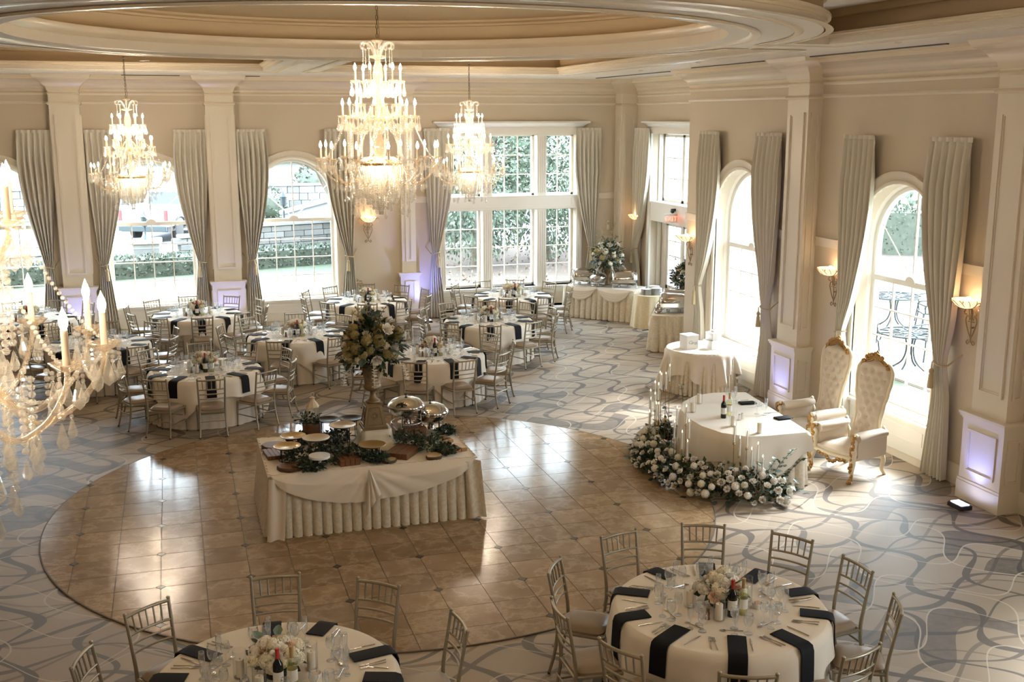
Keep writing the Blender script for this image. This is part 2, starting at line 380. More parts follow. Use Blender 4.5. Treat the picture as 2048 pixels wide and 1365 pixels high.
# ================================================================ THE HALL
YB, XR, XE, YC, ZC = 25.88, 9.763, 11.05, 19.93, 5.70      # back wall, right wall, recessed wall, corner, ceiling
XL, YF, TH = -5.6, -2.0, .42
def arch(cu, z0=.64, half=.95, spring=2.93, n=18):
    return [(cu-half,z0),(cu+half,z0)] + [(cu+half*cos(pi*i/n), spring+half*sin(pi*i/n)) for i in range(n+1)]
def wall(name, fn, u0, u1, holes, z1=ZC+.15):
    outer=[(u0,0),(u1,0),(u1,z1),(u0,z1)]; loops=[outer]+holes
    flat=[p for l in loops for p in l]; tri=tessellate_polygon([[Vector((p[0],p[1],0)) for p in l] for l in loops])
    n=len(flat); mb=MB(); vs=[fn(p[0],p[1],0) for p in flat]+[fn(p[0],p[1],TH) for p in flat]
    fs=[tuple(t) for t in tri]+[tuple(i+n for i in reversed(t)) for t in tri]; b=0
    for l in loops:
        m=len(l)
        for i in range(m): j=(i+1)%m; fs.append((b+i,b+j,n+b+j,n+b+i))
        b+=m
    mb.add(vs,fs); me=fixn(mb.mesh(name,MT['wall'])); return struct(put(name,me))
back=lambda u,z,d:(u,YB+d,z)
right=lambda u,z,d:(XR+d,u,z)
rec=lambda u,z,d:(XE+d,u,z)
MT['wall2']=M('darkened_wall_paint',(.36,.27,.18),.6,0,.03,1.5)  # unseen left and front walls, coloured darker to cut bounced light
AW=(-3.7,-.5,2.68); RW=(17.75,13.2,8.3,3.4)  # last two right-wall windows are unseen, added to let in more daylight
wall('wall_back',back,XL-.5,XE+.5,[arch(c) for c in AW]+[[(6.25,.66),(9.62,.66),(9.62,4.42),(6.25,4.42)]])
wall('wall_right',right,YF-.5,YC-TH,[arch(c) for c in RW])
wall('wall_recess',rec,YC-.3,YB,[[(21.3,.0),(24.5,.0),(24.5,4.42),(21.3,4.42)]])
struct(MB().box(XR,YC-TH,0,XE+TH,YC,ZC+.15).build('wall_return',MT['wall']))
struct(MB().box(XL-.4,YF-.4,0,XL,YB+.4,ZC+.15).build('wall_left',MT['wall2']))
struct(MB().box(XL-.4,YF-.4,0,XR+.5,YF,ZC+.15).build('wall_front',MT['wall2']))
floor=struct(MB().box(XL-.4,YF-.4,-.2,XE+.5,YB+.4,0).build('floor',MT['carpet']))

# trims that run round the room
room=[(XL,YB),(XL,YF),(XR,YF),(XR,YC),(XE,YC),(XE,YB)]
def rtrim(name, prof, mt, path=room, closed=True):
    me=fixn(MB().sweep(path,prof,closed).mesh(name,MT[mt],50)); return struct(put(name,me))
rtrim('trim_1',[(0,5.36),(.02,5.36),(.02,5.40),(.05,5.42),(.06,5.47),(.10,5.50),(.16,5.57),(.24,5.61),(.26,5.61),(.26,5.66),(.30,5.66),(.30,5.70)],'crown')
rtrim('trim_2',[(0,5.09),(.02,5.09),(.035,5.12),(.02,5.15),(0,5.15)],'trim')
rtrim('trim_3',[(0,5.28),(.015,5.28),(.02,5.31),(.012,5.33),(0,5.34)],'trim')
rtrim('baseboard_room',[(.03,0),(.03,.20),(.018,.225),(.018,.25),(0,.27)],'trim',[(XE,21.25),(XE,YC),(XR,YC),(XR,YF),(XL,YF),(XL,YB),(XE,YB),(XE,24.55)][::-1],False)
# wainscot ledge under the windows and chair rail pieces between openings
def rail(name,a,b,z0,z1,pr,wallk):
    m=MB()
    if wallk=='b': m.box(a,YB-pr,z0,b,YB,z1); m.box(a,YB-pr-.012,z1-.012,b,YB,z1+.012)
    elif wallk=='r': m.box(XR-pr,a,z0,XR,b,z1); m.box(XR-pr-.012,a,z1-.012,XR,b,z1+.012)
    else: m.box(XE-pr,a,z0,XE,b,z1); m.box(XE-pr-.012,a,z1-.012,XE,b,z1+.012)
    struct(m.build(name,MT['trim']))
k=4
for (a,b) in ((1.42,1.62),(3.78,5.12),(5.52,6.05),(9.85,10.7),(-.6,-.6)):
    if b>a: rail('trim_%d'%k,a,b,2.80,2.93,.03,'b'); k+=1
for (a,b) in ((18.95,19.93),(15.95,16.6),(14.35,15.25),(11.2,12.05)): rail('trim_%d'%k,a,b,2.80,2.93,.03,'r'); k+=1
rail('trim_%d'%k,24.7,25.3,2.80,2.93,.03,'e'); k+=1
rail('trim_%d'%k,9.8,10.7,.78,.92,.03,'b'); k+=1

# ---- ceiling: ring soffit, four trays, dome
CX,CY=2.4,13.2
RI,RO=4.05,5.05
def tray(sx,sy):
    bx,by=.55,.65; ex,ey=5.65,9.6
    a0=atan2(by,sqrt(RO*RO-by*by)); a1=atan2(sqrt(RO*RO-bx*bx),bx)
    pts=[(bx,ey),(ex,ey),(ex,by)]+[(RO*cos(a0+(a1-a0)*i/20),RO*sin(a0+(a1-a0)*i/20)) for i in range(21)]
    pts=[(CX+sx*p[0],CY+sy*p[1]) for p in pts]
    # make CCW
    ar=sum(pts[i][0]*pts[(i+1)%len(pts)][1]-pts[(i+1)%len(pts)][0]*pts[i][1] for i in range(len(pts)))
    return pts if ar>0 else pts[::-1]
trays=[tray(1,1),tray(-1,1),tray(1,-1),tray(-1,-1)]
cl=MB().prism([(XL-.4,YF-.4),(XE+.5,YF-.4),(XE+.5,YB+.4),(XL-.4,YB+.4)],ZC,ZC+.12,[circ(CX,CY,RI,72)]+trays)
ceil=struct(put('ceiling',fixn(cl.mesh('ceiling',MT['ceil']))))
struct(MB().box(XL-.6,YF-.6,6.62,XE+.7,YB+.6,6.7).build('roof',MT['ceil']))
n=k
for tr in trays:
    # tray wall (tan) with cream mouldings swept round its edge
    me=fixn(MB().sweep(tr,[(-.02,5.72),(-.02,6.12)]).mesh('tray_side',MT['tray'])); struct(put('trim_%d'%n,me)); n+=1
    me=fixn(MB().sweep(tr,[(-.30,5.695),(-.30,5.685),(-.24,5.685),(-.20,5.70),(-.20,5.71),(-.12,5.725),(-.05,5.75),(-.03,5.77),(.03,5.775),(.03,5.80),(.07,5.81),(.07,5.84),(-.02,5.84)]).mesh('tray_moulding',MT['crown'],50)); struct(put('trim_%d'%n,me)); n+=1
    me=fixn(MB().sweep(tr,[(-.02,6.02),(.03,6.03),(.05,6.08),(.05,6.12)]).mesh('tray_bead',MT['tray'],50)); struct(put('trim_%d'%n,me)); n+=1
    struct(put('ceiling',fixn(MB().prism(tr,6.12,6.16).mesh('tray_ceiling',MT['ceil']))))
ring=circ(CX,CY,RI,96)
me=fixn(MB().sweep(ring,[(-.34,5.695),(-.34,5.67),(-.27,5.67),(-.24,5.69),(-.20,5.72),(-.10,5.73),(-.07,5.76),(-.02,5.79),(.0,5.84),(.05,5.86),(.07,5.90),(.07,5.95),(-.05,5.95)]).mesh('dome_moulding',MT['crown'],50)); struct(put('trim_%d'%n,me)); n+=1
me=fixn(MB().sweep(ring,[(-.05,5.94),(-.16,5.97),(-.18,6.05),(-.12,6.18)]).mesh('dome_band',MT['dome'],60)); struct(put('trim_%d'%n,me)); n+=1
me=fixn(MB().sweep(ring,[(-.12,6.16),(-.03,6.16),(-.03,6.19),(.04,6.21),(.04,6.24),(.10,6.25)]).mesh('dome_bead',MT['dome'],50)); struct(put('trim_%d'%n,me)); n+=1
dm=MB(); dm.lathe([(RI+.2,6.24),(RI-.3,6.26),(3.0,6.36),(1.5,6.42),(.0001,6.44)],72,(CX,CY,0)); struct(put('ceiling',fixn(dm.mesh('dome',MT['dome'],80))))
me=fixn(MB().sweep(circ(CX,CY,RO,96)[::-1],[(.02,5.70),(.02,5.692),(.06,5.69),(.1,5.698)]).mesh('ring_moulding',MT['crown'],50)); struct(put('trim_%d'%n,me)); n+=1
# beam edges
# air slots along the crown
for (x0,y0,x1,y1) in ((9.30,16.4,9.345,19.0),(9.30,11.9,9.345,15.0),(-.9,25.46,.3,25.5),(1.6,25.46,2.0,25.5),(9.6,20.6,9.645,24.6)):
    o=MB().box(x0,y0,5.685,x1,y1,5.702).build('air_slot',MT['blackp']); struct(o)
def downlight(x,y,z,r,lab):
    t=thing('downlight',lab,'ceiling light',(x,y,z),0,'downlights in the ceiling')
    MB().lathe([(r*1.0,-.0),(r*1.0,-.012),(r*.80,-.014),(r*.74,0)],20).build('trim_ring',MT['trim'],t,60)
    MB().lathe([(.0001,-.004),(r*.76,-.002)],16).build('lens',MT['white'],t,60)
# ---- pillars
def panel(mb, x0,z0,x1,z1,y,w=.04,pr=.026):
    for (a,b,c,d) in ((x0,z0,x1,z0+w),(x0,z1-w,x1,z1),(x0,z0+w,x0+w,z1-w),(x1-w,z0+w,x1,z1-w)):
        mb.box(a,y-pr,b,c,y+.002,d)
    i=w*1.5
    for (a,b,c,d) in ((x0+w,z0+w,x1-w,z0+i),(x0+w,z1-i,x1-w,z1-w),(x0+w,z0+i,x0+i,z1-i),(x1-i,z0+i,x1-w,z1-i)):
        mb.box(a,y-pr*.4,b,c,y+.002,d)
def side_panel(mb, yy0,z0,yy1,z1,x,sg,w=.035,pr=.022):
    for (a,b,c,d) in ((yy0,z0,yy1,z0+w),(yy0,z1-w,yy1,z1),(yy0,z0+w,yy0+w,z1-w),(yy1-w,z0+w,yy1,z1-w)):
        mb.box(min(x,x+sg*pr),a,b,max(x,x+sg*pr),c,d)
def pillar(loc, rz, w=.61, d=.25, name='pillar'):
    t=bpy.data.objects.new(name,None); C.objects.link(t); t.location=loc; t.rotation_euler=(0,0,rz); struct(t)
    h=w/2
    MB().box(-h,-d,1.1,h,0,5.45).build('shaft',MT['trim'],t)
    m=MB(); panel(m,-h+.09,1.42,h-.09,4.87,-d)
    if d>.2: side_panel(m,-d+.05,1.42,-.05,4.87,h,1); side_panel(m,-d+.05,1.42,-.05,4.87,-h,-1)
    m.build('panel_moulding',MT['trim'],t)
    m=MB(); ph=h+.06; pd=d+.06
    m.box(-ph,-pd,0,ph,0,1.10); m.box(-ph-.02,-pd-.02,0,ph+.02,0,.24); m.box(-ph-.012,-pd-.012,.24,ph+.012,0,.275)
    m.box(-ph-.012,-pd-.012,1.055,ph+.012,0,1.085); m.box(-ph-.03,-pd-.03,1.085,ph+.03,0,1.115); m.box(-ph-.045,-pd-.045,1.115,ph+.045,0,1.148)
    m.build('pedestal',MT['trim'],t)
    m=MB(); panel(m,-ph+.11,.38,ph-.11,.94,-pd,.03,.018)
    if d>.2: side_panel(m,-pd+.06,.38,-.05,.94,ph,1); side_panel(m,-pd+.06,.38,-.05,.94,-ph,-1)
    m.build('pedestal_panel',MT['trim'],t)
    m=MB(); base=[(-h,0),(-h,-d),(h,-d),(h,0)]
    m.sweep(base,[(-.002,5.07),(-.022,5.07),(-.04,5.10),(-.022,5.13),(-.002,5.13)],False)
    m.sweep(base,[(0,5.28),(-.02,5.31),(0,5.34)],False)
    m.sweep(base,[(0,5.36),(-.02,5.38),(-.03,5.43),(-.06,5.47),(-.10,5.51),(-.16,5.58),(-.24,5.62),(-.26,5.66),(-.28,5.70)],False)
    put('capital',fixn(m.mesh('capital',MT['crown'],50)),t)
    return t
for u in (-5.3,-2.1,1.1): pillar((u,YB,0),0)
pillar((5.33,YB,0),0,.34,.13)
for v in (15.6,10.85,6.1,1.2): pillar((XR,v,0),-pi/2)
# square pier in the far corner
t=bpy.data.objects.new('pillar',None); C.objects.link(t); struct(t)
x0,y0=10.64,25.46
MB().box(x0,y0,0,XE,YB,ZC).build('shaft',MT['trim'],t)
m=MB(); panel(m,x0+.07,1.2,XE-.07,4.87,y0); side_panel(m,y0+.06,1.2,YB-.06,4.87,x0,-1); m.build('panel_moulding',MT['trim'],t)
m=MB(); b_=[(x0,YB),(x0,y0),(XE,y0)]
for pr in ([(-.002,5.07),(-.03,5.10),(-.002,5.13)],[(0,5.36),(-.03,5.43),(-.06,5.47),(-.16,5.58),(-.24,5.62),(-.26,5.70)],[(0,0),(-.03,0),(-.03,.22),(0,.26)]): m.sweep(b_,pr,False)
put('capital',fixn(m.mesh('capital',MT['crown'],50)),t)
# boxed end of the right-hand wall: its own crown
# ---- arched windows
def arch_band(mb, half, spring, z0, prof, n=20):
    # prof: (offset out from the opening, y)
    path=[('l',z0),('l',(z0+spring)/2)]+[('a',pi-pi*i/n) for i in range(n+1)]+[('r',(z0+spring)/2),('r',z0)]
    vs=[];m=len(prof)
    for k,v in path:
        for (o,y) in prof:
            if k=='l': vs.append((-half-o,y,v))
            elif k=='r': vs.append((half+o,y,v))
            else: vs.append(((half+o)*cos(v),y,spring+(half+o)*sin(v)))
    fs=[]
    for i in range(len(path)-1):
        for j in range(m-1): fs.append((i*m+j,(i+1)*m+j,(i+1)*m+j+1,i*m+j+1))
    return mb.add(vs,fs)
HW,SP,Z0=.95,2.93,.64
def arched_window(num, loc, rz, lab=None):
    t=bpy.data.objects.new('window_%d'%num,None); C.objects.link(t); t.location=loc; t.rotation_euler=(0,0,rz); struct(t)
    mb=MB(); arch_band(mb,HW,SP,.02,[(0,.02),(0,-.03),(.03,-.05),(.05,-.05),(.06,-.035),(.11,-.045),(.14,-.065),(.18,-.065),(.19,-.03),(.19,.01)])
    put('casing',fixn(mb.mesh('casing',MT['trim'],40)),t)
    mb=MB(); arch_band(mb,HW,SP,Z0,[(-.09,.36),(-.09,.27),(-.06,.25),(-.03,.25),(0,.20),(.005,.20)]); put('frame',fixn(mb.mesh('window_frame',MT['white'],40)),t)
    MB().box(-HW,.24,Z0,HW,.37,Z0+.08).build('bottom_rail',MT['white'],t)
    m=MB(); m.box(-HW-.2,-.09,Z0-.07,HW+.2,.0,Z0-.025); m.box(-HW,-.01,Z0-.05,HW,.30,Z0+.005); m.box(-HW-.19,-.05,.12,HW+.19,0,.30+.27); 
    panel(m,-HW+.05,.30,HW-.05,.50,-.05,.02,.008)
    m.build('sill',MT['white'],t)
    m=MB(); m.box(-HW+.08,.25,2.41,HW-.08,.35,2.49)
    vs=[(.11*cos(pi*i/10),.24,2.47+.09*sin(pi*i/10)) for i in range(11)]; vs+=[(x,.30,z) for x,_,z in vs]
    m.add(vs,[tuple(range(11))]+[(i,i+1,12+i,11+i) for i in range(10)]); m.build('transom_bar',MT['white'],t)
    vm=MB().box(-.011,.285,Z0+.07,.011,.325,2.42).mesh('muntin_v',MT['white']); hm=MB().box(-HW+.08,.288,-.010,HW-.08,.322,.010).mesh('muntin_h',MT['white'])
    xs=[-.43,0,.43]; zs=[1.145,1.567,1.99]
    for x in xs: put('muntin',vm,t,(x,0,0))
    for z in zs: put('muntin',hm,t,(0,0,z))
    put('muntin',MB().box(-.011,.285,2.48,.011,.325,3.82).mesh('muntin_up',MT['white']),t)
    for s in (-1,1):
        put('muntin',MB().tube([(0,.305,2.49),(s*.82,.305,3.26)],.012,4).mesh('muntin_fan',MT['white']),t)
    pm=MB().add([(-.205,.305,-.205),(.205,.305,-.205),(.205,.305,.205),(-.205,.305,.205)],[(0,1,2,3)]).mesh('pane',MT['pane'])
    cols=[-.645,-.215,.215,.645]; rows=[.933,1.356,1.778,2.20]
    for x in cols:
        for z in rows: put('pane',pm,t,(x,0,z),None,(1.0,1,1.0))
    R=HW-.07
    A=[(0,2.49),(-R,2.49),(-R,SP)]; B=[(R*cos(a),SP+R*sin(a)) for a in [pi-pi*i/24 for i in range(25)]]
    full=[(-R,2.49),(-R,SP)]+B[1:-1]+[(R,SP),(R,2.49)]
    def piece(f): # fan pieces, split by angle seen from the rosette
        p=[q for q in full if f(atan2(q[1]-2.49,q[0]))]
        return p
    d=atan2(.77,.82); 
    for lo,hi in ((-.1,d),(d,pi/2),(pi/2,pi-d),(pi-d,pi+.1)):
        p=[q for q in full if lo-1e-6<=atan2(q[1]-2.49+1e-9,q[0])<=hi+1e-6]
        ends=[]
        def onarc(a):
            # ray from the rosette to the arch
            for k in range(400):
                r=k*.005; x,z=r*cos(a),2.49+r*sin(a)
                if (abs(x)>R) or (z>SP and x*x+(z-SP)**2>R*R): return (x,z)
            return (x,z)
        if lo>0: p.append(onarc(lo))
        else: p.append((R,2.49))
        if hi<pi: p.append(onarc(hi))
        else: p.append((-R,2.49))
        p=sorted(set(p),key=lambda q:atan2(q[1]-2.49,q[0]))
        vs=[(0,.305,2.49)]+[(q[0],.305,q[1]) for q in p]
        MB().add(vs,[(0,i,i+1) for i in range(1,len(vs)-1)]).build('pane',MT['pane'],t)
    return t
w1=arched_window(1,(AW[0],YB,0),0)
for i,u in enumerate(AW[1:]): c=copy_tree(w1,None,(u,YB,0)); c.name='window_%d'%(i+2)
for i,v in enumerate(RW): c=copy_tree(w1,None,(XR,v,0),-pi/2); c.name='window_%d'%(i+5)
# ---- the tall triple window
t=bpy.data.objects.new('window_4',None); C.objects.link(t); struct(t); t.location=(0,YB,0)
X0,X1=6.25,9.62
m=MB(); m.box(X0-.15,-.04,.62,X0-.002,.0,4.42); m.box(X1+.002,-.04,.62,X1+.15,.0,4.42)
for a in (X0-.13,X0-.08,X0-.03,X1+.02,X1+.07,X1+.12): m.box(a,-.055,.68,a+.02,-.03,4.40)
m.build('side_pilaster',MT['white'],t)
m=MB(); m.box(X0-.12,-.05,4.42,X1+.12,0,4.60); m.box(X0,.0,4.38,X1,.40,4.42)
me=fixn(m.sweep([(X0-.12,.02),(X0-.12,-.05),(X1+.12,-.05),(X1+.12,.02)],[(0,4.56),(-.03,4.57),(-.06,4.61),(-.12,4.65),(-.16,4.67),(-.16,4.705),(0,4.71)],False).mesh('header',MT['white'],40)); put('header_cornice',me,t)
m=MB(); m.box(X0,-.05,2.60,X1,.40,2.90); m.box(X0-.02,-.07,2.585,X1+.02,0,2.61); m.box(X0-.02,-.07,2.89,X1+.02,0,2.915); panel(m,X0+.12,2.64,X1-.12,2.86,-.05,.02,.01)
m.build('transom',MT['white'],t)
for (a,b) in ((7.20,7.44),(8.59,8.83)):
    m=MB()
    for (z0,z1) in ((.66,2.60),(2.90,4.42)):
        m.box(a,-.03,z0,b,.38,z1)
        for q in range(4): m.box(a+.035+q*.052,-.042,z0+.08,a+.055+q*.052,-.028,z1-.08)
    m.build('mullion',MT['white'],t)
m=MB(); m.box(X0-.2,-.10,.60,X1+.2,.36,.66); m.box(X0-.18,-.05,.50,X1+.18,0,.60); m.build('sill',MT['white'],t)
m=MB(); m.box(X0-.18,-.03,.1,X1+.18,0,.52); panel(m,X0-.1,.28,7.3,.46,-.03,.02,.01); panel(m,7.45,.28,8.6,.46,-.03,.02,.01); panel(m,8.75,.28,X1+.1,.46,-.03,.02,.01); m.build('apron',MT['trim'],t)
for (a,b,nc) in ((X0,7.20,2),(7.44,8.59,3),(8.83,X1,2)):
    for (z0,z1,nr) in ((.66,2.60,4),(2.90,4.40,3)):
        m=MB(); e=.055
        m.box(a+.003,.24,z0,a+e,.36,z1); m.box(b-e,.24,z0,b-.003,.36,z1); m.box(a,.24,z0,b,.36,z0+e); m.box(a,.24,z1-e,b,.36,z1)
        m.build('sash',MT['white'],t)
        aa,bb,z0,z1=a+e,b-e,z0+e,z1-e; cw=(bb-aa)/nc; rh=(z1-z0)/nr
        vm=MB().box(-.012,.285,z0,.012,.32,z1).mesh('muntin',MT['white']); hm=MB().box(aa,.287,-.011,bb,.318,.011).mesh('muntin',MT['white'])
        for q in range(1,nc): put('muntin',vm,t,(aa+cw*q,0,0))
        for q in range(1,nr): put('muntin',hm,t,(0,0,z0+rh*q))
        pm=MB().add([(0,.30,0),(cw,.30,0),(cw,.30,rh),(0,.30,rh)],[(0,1,2,3)]).mesh('pane',MT['pane'])
        for q in range(nc):
            for w in range(nr): put('pane',pm,t,(aa+cw*q,0,z0+rh*w))
# ---- door bay in the recessed wall (glass set back, transom, door)
t=bpy.data.objects.new('door_1',None); C.objects.link(t); struct(t); t.location=(XE,0,0)
Ya,Yb=21.3,24.5
m=MB(); m.box(-.05,Ya-.15,0,.0,Ya,4.42); m.box(-.05,Yb,0,0,Yb+.15,4.42); m.box(.16,Yb-.03,0,.26,Yb,4.4); m.box(-.05,Ya-.1,4.42,0,Yb+.1,4.60); m.build('casing',MT['white'],t)
me=fixn(MB().sweep([(.02,Yb+.1),(-.05,Yb+.1),(-.05,Ya-.1),(.02,Ya-.1)],[(0,4.56),(-.03,4.57),(-.06,4.61),(-.12,4.65),(-.16,4.67),(-.16,4.705),(0,4.71)],False).mesh('header',MT['white'],40)); put('header_cornice',me,t)
m=MB(); m.box(-.03,Ya,2.36,.42,Yb,2.80); m.box(-.05,Ya,2.78,.40,Yb,2.82); m.build('transom',MT['white'],t)
def glaz(a,b,z0,z1,nc,nr,e=.06,x=.34):
    m=MB(); m.box(x-.04,a,z0,x+.06,a+e,z1); m.box(x-.04,b-e,z0,x+.06,b,z1); m.box(x-.04,a,z0,x+.06,b,z0+e); m.box(x-.04,a,z1-e,x+.06,b,z1); m.build('sash',MT['white'],t)
    aa,bb,z0,z1=a+e,b-e,z0+e,z1-e; cw=(bb-aa)/nc; rh=(z1-z0)/nr
    for q in range(1,nc): MB().box(x-.01,aa+cw*q-.012,z0,x+.03,aa+cw*q+.012,z1).build('muntin',MT['white'],t)
    for q in range(1,nr): MB().box(x-.01,aa,z0+rh*q-.011,x+.03,bb,z0+rh*q+.011).build('muntin',MT['white'],t)
    pm=MB().add([(x+.01,0,0),(x+.01,cw,0),(x+.01,cw,rh),(x+.01,0,rh)],[(0,1,2,3)]).mesh('pane',MT['pane'])
    for q in range(nc):
        for w in range(nr): put('pane',pm,t,(0,aa+cw*q,z0+rh*w))
glaz(23.42,24.5,2.82,4.40,2,3); glaz(22.38,23.42,2.82,4.40,2,3); glaz(Ya,22.38,2.82,4.40,2,3)
for (a,b) in ((23.36,24.22),(22.46,23.32),(21.5,22.4)):
    m=MB(); m.box(.30,a,.05,.40,b,.72); panelx=(a+.1,b-.1); m.box(.285,a+.12,.18,.30,b-.12,.60); m.build('door_panel',MT['white'],t); glaz(a,b,.72,2.34,2,4,.09)
m=MB(); m.box(.28,24.22,0,.42,24.5,2.36); m.box(.28,Ya,0,.42,21.5,2.36); m.box(.28,23.30,0,.42,23.38,2.36); m.box(.28,22.39,0,.42,22.47,2.36); m.build('door_frame',MT['white'],t)
MB().tube([(.26,23.46,1.0),(.24,23.46,1.02),(.24,23.46,1.25),(.26,23.46,1.27)],.014,6).build('handle',MT['brass'],t)
struct(MB().box(XE,Ya,-.01,XE+.6,Yb,.012).build('threshold',MT['trim']))

# ---- tied-back curtains
def curtain(side, uo, ui, fn, label, grp, seed=0, ztie=1.62, wt=.17):
    # uo: edge by the pillar, ui: edge by the window, fn(u,d,z) -> world (d = distance into the room)
    rnd=random.Random(seed); sg=1 if ui>uo else -1; L=abs(ui-uo); zt=4.53
    tc=uo+sg*.24; npl=6; ph=rnd.random()*3
    o=thing('curtain',label,'curtain',(0,0,0),0,grp)
    rows=[4.53,4.50,4.44,4.38,4.2,3.9,3.5,3.1,2.8,2.5,2.25,2.05,1.88,1.76,1.68,1.62,1.56,1.46,1.30,1.1,.85,.6,.35,.15,.02]
    NS=58
    def f(s,j):
        z=rows[j]
        if z>=ztie:
            q=(z-ztie)/(zt-ztie); g=min(1,(sin(min(1,q*1.15)*pi/2))**.95)
            a=lerp(tc-sg*wt/2,uo+sg*.02,min(1,q*1.6)); b=lerp(tc+sg*wt/2,ui+sg*.05*sin(q*pi),g)
            if z>4.36: a=lerp(a,uo,.5)
        else:
            q=(ztie-z)/ztie; g=q**.8
            a=lerp(tc-sg*wt/2,uo+sg*.05,g); b=lerp(tc+sg*wt/2,uo+sg*.50,g**1.3)
        wdt=abs(b-a)
        amp=(.032+.034*sstep(4.4,3.9,z))*min(1,.35+wdt/.6)
        if z>4.46: amp*=.9
        elif z>4.40: amp*=.55
        u=lerp(a,b,s)+ .012*sin(s*23+z*1.3+ph)*min(1,wdt)
        w=sin(2*pi*npl*s+ph+.5*sin(z*.9+seed))
        d=.12+amp*(w if w<0 else w**.7)+(.05*sstep(.6,0,abs(z-ztie)))
        if z>4.44: d+=.0
        return fn(u,d,z)
    mb=MB(); mb.grid(NS,len(rows),lambda s,v:f(s,int(round(v*(len(rows)-1)))))
    mb.build('drape',MT['curtain'],o,179)
    # heading tape with pinch pleats
    mb=MB(); mb.grid(NS,2,lambda s,v:fn(lerp(uo,ui,s),.125+.03*abs(sin(pi*npl*s+ph/2)),4.545-.06*v)); mb.build('heading',MT['curtain'],o,60)
    # rope tieback to a hook on the wall, and tassel
    pts=[]
    for i in range(15):
        a=pi*(-.15+1.3*i/14); pts.append(fn(tc+sg*(wt/2+.02)*cos(a),.17+.085*sin(a),ztie-.02+.02*cos(a)))
    pts=[fn(tc-sg*.2,.0,ztie+.13)]+pts[::-1]
    MB().tube(pts,.011,6).build('tieback',MT['tassel'],o,60)
    kx=tc+sg*.05; m=MB(); b=fn(kx,.27,ztie)
    m.lathe([(.006,0),(.010,-.05),(.012,-.09),(.03,-.11),(.034,-.14),(.022,-.165),(.03,-.18),(.04,-.32),(.042,-.36),(.001,-.36)],10,b); m.build('tassel',MT['tassel'],o,60)
    return o
bfn=lambda u,d,z:(u,YB-d,z); rfn=lambda u,d,z:(XR-d,u,z); efn=lambda u,d,z:(XE-d,u,z)
G='tied-back linen curtains'
CB=[(-2.40,-3.08,'on the far left of the back wall, before the second pillar counting from the big window'),]
cur=[
 (bfn,-2.42,-3.10,'pale drape tied back beside the leftmost arched window, left of the pillar'),
 (bfn,-1.77,-1.07,'pale drape tied back behind the left hanging chandelier'),
 (bfn,.78,.09,'pale drape tied back just left of the pillar between the two arched lawn windows'),
 (bfn,1.42,2.10,'pale drape tied back just right of the pillar between the two arched lawn windows'),
 (bfn,4.14,3.42,'pale drape tied back left of the wall sconce behind the central chandelier'),
 (bfn,5.72,6.44,'pale drape washed lilac at the left edge of the tall triple window'),
 (bfn,10.22,9.56,'pale drape tied back at the right edge of the tall triple window'),
 (efn,25.30,24.45,'narrow pale drape tied back by the recessed glass door'),
 (rfn,19.26,18.45,'pale drape behind the gift table, left of the nearer-door arched window'),
 (rfn,16.22,17.10,'mauve-tinted drape against the lit pillar behind the gift table'),
 (rfn,14.46,13.70,'pale drape left of the patio window, behind the thrones'),
 (rfn,11.66,12.50,'long drape right of the patio window, falling to the carpet')]
for i,(fn,a,b,l) in enumerate(cur): curtain(0,a,b,fn,l,G,i)

